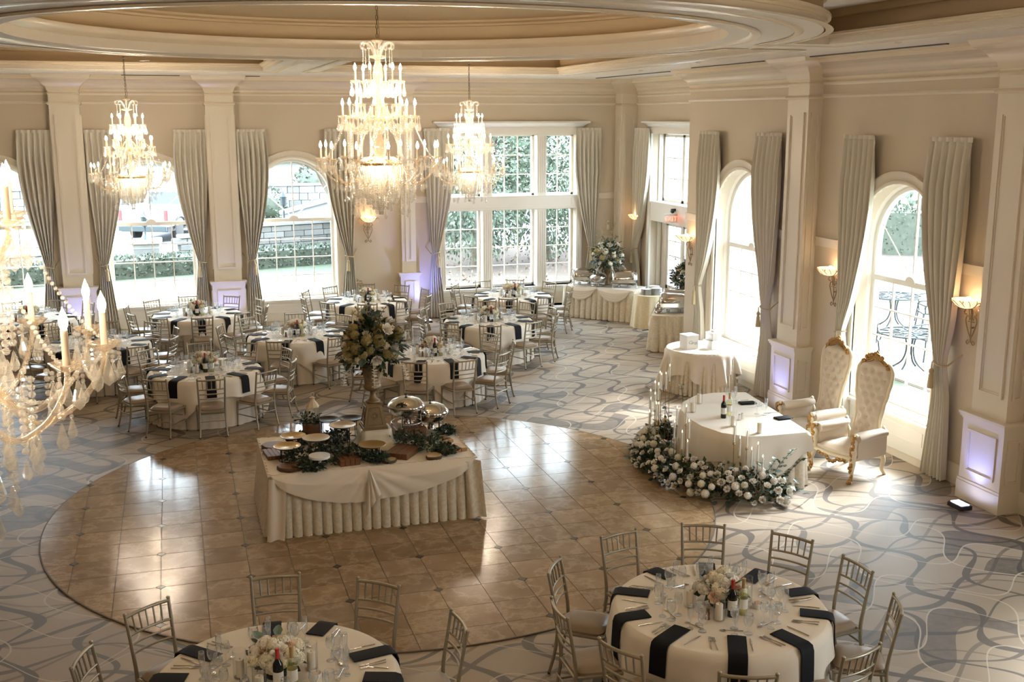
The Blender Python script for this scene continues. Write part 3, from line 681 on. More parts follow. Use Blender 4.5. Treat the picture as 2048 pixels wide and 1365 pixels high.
# ---- wall sconces
def sconce(fn_rot, loc, label):
    t=thing('wall_sconce',label,'wall lamp',loc,fn_rot,'scrolled iron wall sconces')
    if 'sconce' in KIDS:
        for o in KIDS['sconce'].children: c=o.copy(); C.objects.link(c); c.parent=t
    else:
        KIDS['sconce']=t
        # local: wall at y=0, room at -y, z=0 at the foot of the scroll
        m=MB()
        for s in (-1,1):
            m.tube(bez([(0,-.05,.05),(s*.05,-.05,.0),(s*.075,-.05,.03),(s*.05,-.05,.055),(s*.04,-.05,.035)],6),.007,6)
            m.tube(bez([(0,-.05,.08),(s*.05,-.055,.17),(s*.10,-.06,.30),(s*.075,-.06,.37),(s*.03,-.06,.35),(s*.035,-.06,.32)],7),.008,6)
            m.tube(bez([(0,-.06,.33),(s*.03,-.07,.40),(s*.035,-.08,.47),(s*.10,-.08,.44),(s*.11,-.08,.40),(s*.07,-.08,.39)],7),.008,6)
            m.tube(bez([(0,-.08,.47),(s*.06,-.12,.49),(s*.14,-.14,.52),(s*.2,-.15,.57),(s*.245,-.15,.58),(s*.25,-.15,.55),(s*.225,-.15,.54)],6),.007,6)
            m.tube(bez([(0,-.10,.48),(s*.05,-.2,.50),(s*.09,-.27,.55),(s*.11,-.30,.59),(s*.12,-.31,.57)],6),.006,6)
        for q in range(7):
            a=-pi+pi*q/6; m.tube(bez([(.03*cos(a),-.15+.03*sin(a),.485),(.13*cos(a+.15),-.15+.13*sin(a+.15),.52),(.185*cos(a),-.15+.185*sin(a),.575),(.21*cos(a-.1),-.15+.21*sin(a-.1),.60)],4),.005,5)
        m.tube([(0,-.05,.03),(0,-.055,.25),(0,-.07,.48)],.008,6); m.tube([(-.06,-.06,.30),(.06,-.06,.30)],.006,6)
        m.tube([(0,0,.22),(0,-.06,.22)],.012,6); m.lathe([(.035,0),(.035,.015),(.0,.02)],12,(0,-.09,.465))
        m.build('scroll_frame',MT['iron'],t,60)
        m=MB(); m.tube([(0,0,.02),(0,-.02,.02)],.001,3)
        m=MB(); m.lathe([(.03,.48),(.09,.495),(.145,.53),(.18,.575),(.185,.60),(.175,.60),(.14,.54),(.08,.505),(.0001,.50)],20,(0,-.15,0)); m.build('glass_bowl',MT['amber'],t,80)
        m=MB(); m.ball((0.02,-.15,.60),.035,10,7); m.build('bulb',MT['sbulb'],t,179)
        for s in (-1,1):
            m=MB(); m.lathe([(.001,0),(.010,-.02),(.013,-.04),(.0001,-.06)],6,(s*.23,-.15,.52)); m.build('crystal_drop',MT['crystal2'],t)
    return t
sconce(0,(4.37,YB,1.90),'lit iron sconce on the back wall below the central chandelier')
sconce(-pi/2,(XE,25.1,1.84),'lit iron sconce half hidden by the recessed drape')
sconce(-pi/2,(XR,19.62,1.92),'lit iron sconce near the recessed corner, above the buffet end')
sconce(-pi/2,(XR,14.63,1.92),'lit iron sconce behind the rear throne, beside the pillar')
sconce(-pi/2,(XR,11.52,1.92),'lit iron sconce next to the pillar at the right edge')
for i,(x,y,z) in enumerate(((-3.2,12.0,ZC),(-.3,19.0,ZC),(4.6,17.4,ZC),(7.05,14.4,ZC),(8.55,17.2,ZC),(8.75,14.3,ZC),(8.6,11.9,ZC),(8.9,20.4,ZC))):
    downlight(x,y,z,.075 if i<4 else .045,'recessed downlight '+('at the far left of the ring soffit','in the ring soffit above the left hanging chandelier','in the soffit above the triple window','at the right of the ring soffit','over the gift table by the right wall','over the sweetheart table by the right wall','over the near throne by the right wall','over the far buffet corner')[i])

# ---- sign and small fittings
t=thing('exit_sign','red and white glowing exit sign by the glass door','sign',(10.86,23.0,2.42))
MB().box(-.16,-.012,0,.16,.012,.19).build('panel',MT['label'],t)
MB().box(-.17,-.02,.19,.19,.02,.215).build('housing',MT['white'],t)
fc=bpy.data.curves.new('exit_letters','FONT'); fc.body='EXIT'; fc.size=.15; fc.align_x='CENTER'; fc.align_y='CENTER'; fc.extrude=.002
MT['exit']=emis('exit_red',(1,.10,.06),2.2,(.8,.1,.1)); text_mesh(fc,t,(0,-.014,.095),(pi/2,0,0),MT['exit'])
t=thing('security_camera','small black camera above the exit sign','camera',(10.95,23.1,2.68))
MB().ball((0,0,0),.05,12,8).build('dome',MT['blackp'],t,179); MB().box(-.03,-.03,.0,.12,.03,.06).build('bracket',MT['blackp'],t)
t=thing('wall_phone','small ivory wall keypad between big window and corner pier','keypad',(10.48,YB,2.02)); MB().chbox(-.045,-.03,0,.045,0,.22,.012).build('body',MT['plastic'],t); MB().box(-.025,-.035,.12,.025,-.03,.19).build('screen',MT['tassel'],t)
t=thing('wall_outlet','small ivory socket plate low on the right wall','outlet',(XR,11.36,.43),-pi/2); MB().box(-.035,-.008,0,.035,0,.115).build('plate',MT['plastic'],t); m=MB(); m.box(-.014,-.011,.02,.014,-.008,.05); m.box(-.014,-.011,.065,.014,-.008,.095); m.build('socket',MT['white'],t)
# ---- LED uplights on the carpet and the lilac wash they throw on the pedestals
def uplight(x,y,ang,label,power,seen=True):
    t=thing('uplight',label,'lamp',(x,y,0),ang,'LED uplights at the pillars')
    m=MB(); m.chbox(-.13,-.09,0,.13,.09,.055,.01); m.build('housing',MT['uplight'],t)
    m=MB(); m.box(-.10,-.06,.053,.10,.06,.060); m.build('lens',MT['ledface'],t)
    d=bpy.data.lights.new('uplight_beam','SPOT'); d.energy=power; d.color=(.24,.30,1.0); d.spot_size=radians(80); d.spot_blend=.9; d.shadow_soft_size=.05
    o=bpy.data.objects.new('uplight_beam',d); C.objects.link(o); o.parent=t; o.location=(0,0,.09); o.rotation_euler=(radians(164),0,0)
    return t
MT['ledface']=emis('lilac_led_face',(.62,.66,1.0),9,(.5,.5,.6))
uplight(9.20,10.85,-pi/2,'glowing LED box on the carpet before the pillar at the right edge',UP_W)
uplight(9.16,15.6,-pi/2,'glowing LED box behind the sweetheart table, before the middle right pillar',UP_W)
uplight(-2.1,25.2,0,'LED box before the leftmost back pillar, hidden by tables',UP_W*1.5)
uplight(1.1,25.2,0,'LED box before the pillar between the arched lawn windows',UP_W*1.5)
uplight(5.62,25.25,0,'LED box before the narrow pilaster beside the triple window',UP_W*3.5)
# ================================================================ DANCE FLOOR: every tile and inset is a piece of the floor
G_=.4572; DR=4.1; DX,DY=2.4,13.2
GX0=-.36-G_*2; GY0=9.45   # grid origin: insets sit on every other corner
def clip_circle(poly):
    # clip a convex polygon by the dance-floor circle (as a 90-gon)
    out=poly
    N=90
    for k in range(N):
        a=2*pi*k/N; nx,ny=cos(a),sin(a); d=DR*cos(pi/N)
        f=lambda p:(p[0]-DX)*nx+(p[1]-DY)*ny-d
        res=[]
        for i in range(len(out)):
            p,q=out[i],out[(i+1)%len(out)]; fp,fq=f(p),f(q)
            if fp<=0: res.append(p)
            if (fp<0<fq) or (fq<0<fp): t=fp/(fp-fq); res.append((p[0]+(q[0]-p[0])*t,p[1]+(q[1]-p[1])*t))
        out=res
        if len(out)<3: return []
    return out
base=MB(); base.prism(circ(DX,DY,DR+.012,90),.0005,.006); b=base.build('grout_bed',MT['grout'],floor)
cut=.052; gap=.0032
tile_cache={}
for i in range(-12,22):
    for j in range(-12,24):
        x0=GX0+i*G_; y0=GY0+j*G_
        cx,cy_=x0+G_/2,y0+G_/2
        if (cx-DX)**2+(cy_-DY)**2>(DR+.35)**2: continue
        # which corner carries an inset
        ci=i if i%2==0 else i+1; cj=j if j%2==0 else j+1
        a=(ci-i,cj-j); h=G_/2-gap
        P=[(-h,-h),(h,-h),(h,h),(-h,h)]; corner={(0,0):0,(1,0):1,(1,1):2,(0,1):3}[a]
        Q=[]
        for q in range(4):
            p=P[q]
            if q==corner:
                pv=P[(q-1)%4]; nx_=P[(q+1)%4]
                for r in (pv,nx_):
                    d=sqrt((r[0]-p[0])**2+(r[1]-p[1])**2); Q.append((p[0]+(r[0]-p[0])*cut/d,p[1]+(r[1]-p[1])*cut/d))
            else: Q.append(p)
        inside=all((cx+p[0]-DX)**2+(cy_+p[1]-DY)**2<DR*DR*.996 for p in Q)
        if inside:
            if corner not in tile_cache: tile_cache[corner]=MB().prism(Q,0,.009).mesh('marble_tile',MT['marble'])
            put('tile',tile_cache[corner],floor,(cx,cy_,.004))
        else:
            R_=clip_circle([(cx+p[0],cy_+p[1]) for p in Q])
            if len(R_)>=3:
                me=MB().prism([(p[0]-cx,p[1]-cy_) for p in R_],0,.009).mesh('marble_tile',MT['marble']); put('tile',me,floor,(cx,cy_,.004))
dm=MB().prism([(cut-.004,0),(0,cut-.004),(-cut+.004,0),(0,-cut+.004)],0,.0095).mesh('inset',MT['inset'])
for i in range(-12,23,2):
    for j in range(-12,25,2):
        x,y=GX0+i*G_,GY0+j*G_
        if (x-DX)**2+(y-DY)**2<(DR-.03)**2: put('inset_tile',dm,floor,(x,y,.004))
put('edge_strip',fixn(MB().sweep(circ(DX,DY,DR,96),[(0.004,0.0),(.004,.0135),(-.012,.0135),(-.014,0)]).mesh('edge_strip',MT['grout'])),floor)
# ================================================================ CHAIRS
def chair_proto():
    t=bpy.data.objects.new('banquet_chair',None); C.objects.link(t)
    ch=MT['chair']
    # seat pad: pillowed, narrower at the back
    def pad(u,v):
        a=-1+2*u; b=-1+2*v
        e=max(abs(a),abs(b)); r=1 if e<1e-6 else e
        th=atan2(b,a); k=e/(( abs(cos(th))**5+abs(sin(th))**5)**(1/5)) if e>0 else 0
        x=k*cos(th)*lerp(.185,.215,(b+1)/2); y=k*sin(th)*.205
        return (x,y,.432+.042*(1-e**4)**.5 if e<1 else .432)
    m=MB(); m.grid(13,13,pad); 
    n0=len(m.v); ringi=[]
    m.sweep([],[],True) if 0 else None
    rim=[pad(i/12,0) for i in range(12)]+[pad(1,i/12) for i in range(12)]+[pad(1-i/12,1) for i in range(12)]+[pad(0,1-i/12) for i in range(12)]
    k=len(rim); m.add([p for p in rim]+[(p[0]*.99,p[1]*.99,.415) for p in rim],[(i,(i+1)%k,k+(i+1)%k,k+i) for i in range(k)]+[tuple(range(k,2*k))])
    put('seat_cushion',fixn(m.mesh('seat_cushion',MT['seat'],55)),t)
    m=MB(); fr=[(-.185,-.205),(.185,-.205),(.212,.205),(-.212,.205)]
    for i in range(4):
        a,b=fr[i],fr[(i+1)%4]; m.tube([(a[0],a[1],.398),(b[0],b[1],.398)],.017,6)
    m.build('seat_frame',ch,t,60)
    for s in (-1,1):
        P=bez([(s*.205,-.275,0),(s*.192,-.225,.22),(s*.188,-.205,.42),(s*.192,-.225,.60),(s*.203,-.285,.93)],4)
        n=len(P); m=MB(); m.tube(P,[.0125+.004*sin(pi*min(1,i/n*1.0)) for i in range(n)],8)
        p=P[-1]; m.ball((p.x,p.y-.001,p.z+.006),.0165,8,5,(1,1,.8)); m.build('leg',ch,t,60)
        m=MB(); m.tube(bez([(s*.215,.215,0),(s*.212,.208,.20),(s*.208,.200,.415)],4),[.0115,.012,.0135,.0145,.016,.017,.0175,.018,.017],8); m.build('leg',ch,t,60)
    def backpt(s,z):  # point on the back plane, s in -1..1, slightly dished
        q=(z-.42)/.51; y=-.205-.02*sin(q*pi*.0)-(.08*q**1.35); w=lerp(.188,.203,q)
        return (s*w,y-.028*(1-s*s),z)
    for nm,z,r in (('top_rail',.912,.0145),('back_rail',.760,.011),('back_rail',.685,.010),('back_rail',.612,.010)):
        MB().tube([backpt(-1+2*i/8,z) for i in range(9)],r,8,True).build(nm,ch,t,60)
    for q in (-.66,-.33,0,.33,.66):
        MB().tube([backpt(q*.96,.765),backpt(q,.905)],.0078,6).build('spindle',ch,t,60)
    m=MB()
    for s in (-1,1): m.tube([(s*.196,-.235,.20),(s*.211,.208,.20)],.009,6)
    m.tube([(-.212,.207,.26),(.212,.207,.26)],.009,6); m.tube([(-.197,-.243,.26),(.197,-.243,.26)],.009,6); m.build('stretcher',ch,t,60)
    fm=MB().lathe([(.0001,0),(.014,0),(.013,.02)],8).mesh('foot_cap',MT['foot'],60)
    for s in (-1,1): put('foot_cap',fm,t,(s*.205,-.275,0)); put('foot_cap',fm,t,(s*.215,.215,0))
    return t
CH0=chair_proto(); CH_used=[False]
def chair(x,y,rz,label,grp='silver banquet chairs'):
    if not CH_used[0]: o=CH0; CH_used[0]=True; o.location=(x,y,0); o.rotation_euler=(0,0,rz)
    else: o=copy_tree(CH0,None,(x,y,0),rz)
    return tag(o,label,'chair',grp)

# ================================================================ GLASS, CUTLERY, NAPKIN, BOTTLE, FLOWERS (shared meshes)
def mesh_of(fn, name, mats, sm=60): m=MB(); fn(m); return fixn(m.mesh(name,mats,sm)) if sm!=None else m.mesh(name,mats,None)
wine=MB().lathe([(.0001,.0),(.034,.001),(.032,.005),(.006,.010),(.004,.03),(.0042,.085),(.008,.092),(.028,.112),(.036,.138),(.034,.165),(.0285,.195),(.0275,.195),(.033,.163),(.0345,.138),(.026,.114),(.0001,.097)],16).mesh('wine_glass',MT['glass'],179)
gob=MB().lathe([(.0001,.0),(.036,.001),(.034,.006),(.008,.012),(.006,.03),(.009,.055),(.027,.075),(.039,.105),(.040,.135),(.036,.172),(.035,.172),(.038,.134),(.037,.106),(.025,.078),(.0001,.062)],16).mesh('water_goblet',MT['glass'],179)
flu=MB().lathe([(.0001,.0),(.030,.001),(.028,.005),(.005,.010),(.004,.03),(.004,.07),(.014,.085),(.021,.12),(.0235,.16),(.0215,.215),(.0205,.215),(.0225,.16),(.0195,.12),(.0001,.088)],14).mesh('champagne_flute',MT['glass'],179)
def knife_(m):
    m.tube([(0,-.11,.004),(0,-.02,.005),(0,0,.005)],[.006,.0065,.005],6,True,.55)
    m.add([(-.008,0,.004),(.008,0,.004),(.009,.07,.0035),(.003,.115,.003),(-.006,.10,.003),(-.008,0,.006),(.008,0,.006),(.009,.07,.005),(.003,.115,.004),(-.006,.10,.004)],[(0,1,2,3,4),(9,8,7,6,5),(0,5,6,1),(1,6,7,2),(2,7,8,3),(3,8,9,4),(4,9,5,0)])
def fork_(m):
    m.tube([(0,-.105,.004),(0,-.04,.005),(0,.03,.006)],[.006,.0045,.0035],6,True,.5)
    m.box(-.011,.028,.004,.011,.055,.007)
    for q in range(4): m.box(-.011+q*.0062,.055,.004,-.0078+q*.0062,.105,.007)
def spoon_(m):
    m.tube([(0,-.10,.004),(0,-.03,.005),(0,.035,.006)],[.0058,.0045,.0035],6,True,.5); m.ball((0,.06,.006),.018,10,5,(.95,1.5,.25))
knife=mesh_of(knife_,'table_knife',MT['silver']); fork=mesh_of(fork_,'dinner_fork',MT['silver']); spoon=mesh_of(spoon_,'dessert_spoon',MT['silver'])
RT=.88
def napkin_(m,dr=.30,in_=.28):
    # local: +y outwards, y=0 at the table edge
    w=.075; pts=[(-in_,.004),(-in_*.6,.004),(-.05,.004),(-.005,.003),(.030,-.012),(.046,-.05),(.052,-dr*.5),(.058,-dr)]
    for lay,(o,w2) in enumerate(((.0,w),(.007,w*.97))):
        vs=[];n=len(pts)
        for (y,z) in pts:
            for s in (-1,-.33,.33,1): vs.append((s*w2,y+(o if z<-.01 else 0),z+(o if z>=-.012 else 0)+.004*(1-abs(s))*(1 if z>-.012 else 0)))
        b=[(i*4+k,i*4+k+1,i*4+k+5,i*4+k+4) for i in range(n-1) for k in range(3)]
        m.add(vs,b)
    # hem thickness at both sides
    n=len(pts)
    for s in (-1,1):
        vs=[]
        for (y,z) in pts:
            vs.append((s*w,y,z)); vs.append((s*w*.97,y+(.007 if z<-.01 else 0),z+(.007 if z>=-.012 else 0)))
        m.add(vs,[(2*i,2*i+2,2*i+3,2*i+1) for i in range(n-1)])
naps=[mesh_of(lambda m,a=a,b=b:napkin_(m,a,b),'napkin',MT['napkin'],50) for a,b in ((.30,.27),(.26,.31),(.34,.23))]
bot_prof=[(.0001,0),(.036,0),(.038,.006),(.038,.185),(.034,.205),(.018,.232),(.0145,.245),(.0145,.262)]
def bottle(x,y,z,kind,label,grp):
    t=thing('wine_bottle',label,'bottle',(x,y,z),random.random()*.6-.5,grp)
    key='b'+kind
    if key not in KIDS:
        red=kind=='red'
        KIDS[key]=[('body',MB().lathe(bot_prof,18).mesh('bottle_body',MT['wine' if red else 'whitewine'],50)),
         ('label',MB().lathe([(.0386,.06),(.0388,.062),(.0388,.145),(.0386,.147)],18).mesh('bottle_label',MT['label'],50)),
         ('capsule',MB().lathe([(.0155,.235),(.0160,.30),(.0165,.305),(.0165,.318),(.0001,.320)],12).mesh('bottle_capsule',MT['foil' if red else 'cork'],50))]
        if not red: KIDS[key].append(('wine',MB().lathe([(.0001,.004),(.034,.004),(.034,.18),(.0001,.18)],14).mesh('white_wine_fill',glass('white_wine',(.95,.92,.70),.3,.1,.10,(.9,.86,.6)),50)))
    for n,me in KIDS[key]: put(n,me,t)
    return t
# petals
def rose_(m,R=.036):
    rnd=random.Random(3)
    for lay,(r,h,n,op) in enumerate(((.30,.95,3,.05),(.55,.95,4,.16),(.8,.85,5,.32),(1.0,.65,6,.62))):
        for k in range(n):
            a0=2*pi*(k+lay*.37)/n; w=2*pi/n*.72
            def fn(u,v):
                a=a0+(u-.5)*2*w*.62; rr=R*(r*.45+ (r*.62+op*.45)*v**1.5); z=R*(-.55+ (h+.55)*v) - R*.55*op*max(0,v-.6)*2.2
                rr*=1+.06*cos((u-.5)*6); z-=R*.35*(abs(u-.5)*2)**3*v
                return (rr*cos(a),rr*sin(a),z)
            m.grid(5,4,fn)
def hyd_(m,R=.055,n=46):
    rnd=random.Random(5)
    for k in range(n):
        z=1-1.55*(k+.5)/n; a=k*2.39996; r=sqrt(max(0,1-z*z)); d=Vector((r*cos(a),r*sin(a),z)); c=d*R*rnd.uniform(.92,1.08)
        u=d.orthogonal().normalized(); v=d.cross(u); th=rnd.random()*2
        for q in range(4):
            an=th+q*pi/2; e=u*cos(an)+v*sin(an); f=d.cross(e); L=R*.36
            m.add([tuple(c),tuple(c+e*L*.6+f*L*.45+d*L*.12),tuple(c+e*L*1.05+d*L*rnd.uniform(-.2,.25)),tuple(c+e*L*.6-f*L*.45+d*L*.12)],[(0,1,2,3)])
    m.ball((0,0,-R*.1),R*.8,8,5)
def leaf_(m,L=.07,W=.022):
    m.add([(0,0,0),(W*.7,L*.3,.004),(W,L*.55,.002),(W*.55,L*.85,-.004),(0,L,-.012),(-W*.55,L*.85,-.004),(-W,L*.55,.002),(-W*.7,L*.3,.004),(0,L*.3,-.003),(0,L*.6,-.004),(0,L*.85,-.008)],
      [(0,1,8),(0,8,7),(1,2,9,8),(8,9,6,7),(2,3,10,9),(9,10,5,6),(3,4,10),(10,4,5)])
def rleaf_(m,R=.024):
    m.add([(0,0,0)]+[(R*.92*sin(2*pi*k/9),R+R*-cos(2*pi*k/9),.004*cos(k*1.4)) for k in range(9)]+[(0,R,-.003)],[(10,1+k,1+(k+1)%9) for k in range(9)])
rose=mesh_of(rose_,'rose',[MT['petal']],179); roseb=rose.copy(); roseb.materials[0]=MT['blush']
hyd=mesh_of(hyd_,'hydrangea',[MT['hyd']],None); hydg=hyd.copy(); hydg.materials[0]=MT['hydg']; hydw=hyd.copy(); hydw.materials[0]=MT['petal']
leaf=mesh_of(leaf_,'leaf',[MT['leaf']],None); leafe=leaf.copy(); leafe.materials[0]=MT['euc']; rleaf=mesh_of(rleaf_,'eucalyptus_leaf',[MT['euc']],None); rleafd=rleaf.copy(); rleafd.materials[0]=MT['leaf']
def aim(d,roll=0.0):
    q=Vector(d).to_track_quat('Z','Y').to_euler(); 
    if roll: return (Matrix.Rotation(roll,3,Vector(d).normalized()) @ q.to_matrix()).to_euler()
    return q
def leaf_rot(d,up=(0,0,1)):
    # +y of the leaf along d, z roughly up
    y=Vector(d).normalized(); z=Vector(up)-y*Vector(up).dot(y); z=z.normalized() if z.length>.01 else y.orthogonal().normalized(); x=y.cross(z)
    return Matrix((x,y,z)).transposed().to_euler()
def foliage_stuff(mb,c,r,n,rnd,sq=(1,1,1),L=(.05,.09),up=.0):
    # many small leaves joined in one body
    for k in range(n):
        d=Vector((rnd.gauss(0,1),rnd.gauss(0,1),rnd.gauss(0,1)+up)).normalized()
        p=Vector(c)+Vector((d.x*sq[0],d.y*sq[1],d.z*sq[2]))*r*rnd.uniform(.45,1.0)
        e=(d+Vector((rnd.uniform(-.9,.9),rnd.uniform(-.9,.9),rnd.uniform(-.9,.9)))).normalized(); f=e.cross(d+Vector((.01,.2,.1))).normalized(); l=rnd.uniform(*L); w=l*.3
        mb.add([tuple(p),tuple(p+e*l*.5+f*w),tuple(p+e*l),tuple(p+e*l*.5-f*w)],[(0,1,2,3)])

# ================================================================ ROUND TABLES
def table_legs(t,r,z):
    for k in range(4):
        a=pi/4+k*pi/2; MB().tube([(r*.7*cos(a),r*.7*sin(a),0),(r*.6*cos(a),r*.6*sin(a),z)],.018,6).build('leg',MT['blk'],t)
def skirt_mesh(R,z,n=40,amp=.016,flare=.06,name='floor_cloth',seg=160,pool=0.0,sd=1):
    rnd=random.Random(sd); ph=[rnd.uniform(0,6) for _ in range(4)]
    def fn(u,v):
        a=2*pi*u; h=v; w=.6*sin(n*a+ph[0]+.6*sin(3*a))+.4*sin(n*.5*a+ph[1])
        r=R+flare*h+amp*(.25+h)*w*min(1,v*4)+pool*max(0,h-.93)*8*(1+.5*w)
        return (r*cos(a),r*sin(a),max(.004,z*(1-h)))
    zs=9
    m=MB(); m.grid(seg,zs,fn,True)
    return m
def overlay_mesh(R,half,z,sd,rot,roundc=None,seg=160,flare=.16,rip=.10):
    # a square cloth over a round top: flat disc, then falling to a hem set by the square
    rnd=random.Random(sd); ph=[rnd.uniform(0,6) for _ in range(5)]
    rings=[0,.35,.7,.93,.985,1.0]+[1+.0001+i for i in range(1,10)]
    def fn(u,v):
        a=2*pi*u; j=int(round(v*(len(rings)-1)))
        if j<=5: 
            r=R*rings[j]; zz=z-(.004 if j==5 else 0)
            return (r*cos(a),r*sin(a),zz)
        q=(j-5)/9.0
        b=(a-rot)%(pi/2); e=half/max(cos(b),sin(b)) if roundc is None else roundc
        e=min(e,half*1.36)
        drop=(e-R)*q; full=e-R
        corner=(full-(half-R))/(half*.40)
        w=.55*sin(9*(a)+ph[0]+.7*sin(2*a+ph[1]))+.45*sin(17*a+ph[2])
        r=R+.012+min(.02,drop*.4)+flare*drop*(.35+.5*max(0,corner))+rip*drop*w*min(1,drop*5)
        return (r*cos(a),r*sin(a),max(.006,z-.006-drop*(.985)))
    m=MB(); m.grid(seg,len(rings),fn,True); return m
def cloth_to(m,name,mt):
    me=fixn(m.mesh(name,MT[mt],75)); return me
SKM=cloth_to(skirt_mesh(RT-.02,.748,36),'floor_cloth','cloth')
OVM=[cloth_to(overlay_mesh(RT,1.15,.768,s,r),'tablecloth','cloth') for s,r in ((1,.1),(2,.5),(3,-.2))]
def hurricane(parent_loc,label,grp,h=.20):
    t=thing('pillar_candle',label,'candle',parent_loc,0,grp)
    if 'hur' not in KIDS:
        KIDS['hur']=[('wax',MB().lathe([(.0001,.006),(.030,.006),(.031,.012),(.031,.138),(.028,.142),(.0001,.137)],16).mesh('candle_wax',MT['wax'],50)),
          ('wick',MB().tube([(0,0,.136),(.002,0,.150)],.0018,5).mesh('candle_wick',MT['blackp'])),
          ('glass_cylinder',MB().lathe([(.0001,.0),(.048,.0),(.050,.004),(.050,.215),(.0485,.215),(.0485,.006),(.0001,.006)],20).mesh('glass_cylinder',MT['glassc'],50))]
    for n,me in KIDS['hur']: put(n,me,t)
    return t
def centerpiece(x,y,z,label,seed,rich=1.0):
    rnd=random.Random(seed); t=thing('flower_centrepiece',label,'flowers',(x,y,z),rnd.random()*6,'table centrepieces')
    if 'cvase' not in KIDS: KIDS['cvase']=MB().lathe([(.0001,0),(.075,0),(.09,.02),(.095,.09),(.088,.10),(.085,.09),(.0001,.08)],18).mesh('vase',MT['vase'],50)
    put('vase',KIDS['cvase'],t)
    n=int(24*rich)
    for k in range(n):
        zz=1-.95*(k+.5)/n; a=k*2.39996+rnd.uniform(-.2,.2); r=sqrt(1-zz*zz); d=Vector((r*cos(a),r*sin(a),zz*.75)); R=.17
        p=Vector((0,0,.13))+d*R*rnd.uniform(.9,1.12)
        me=rnd.choice([rose,roseb,hyd,hyd,hydw,rose,hyd]); s=rnd.uniform(.75,1.1) if me in (hyd,hydw) else rnd.uniform(.8,1.15)
        put('hydrangea' if me in (hyd,hydw) else 'rose',me,t,p,aim(d),s)
    for k in range(int(18*rich)):
        a=rnd.uniform(0,6.28); d=Vector((cos(a),sin(a),rnd.uniform(-.35,.9))).normalized(); p=Vector((0,0,.13))+d*.16
        put('leaf',rnd.choice([rleaf,leaf,leafe,rleaf]),t,p,leaf_rot(d),rnd.uniform(1.0,1.9))
    mb=MB(); foliage_stuff(mb,(0,0,.13),.155,90,rnd,(1,1,.7)); o=mb.build('filler_foliage',MT['leaf'],t); o['kind']='stuff'
    return t
CLK=['twelve','one','two','three','four','five','six','seven','eight','nine','ten','eleven']
def clock(ang):   # bearing as seen by the viewer: twelve = far side
    view=degv=math.degrees(_y); a=(90-view-math.degrees(ang))%360
    return a
def seat_word(ang):
    a=clock(ang); return CLK[int(round(a/30))%12]
TABS=[]
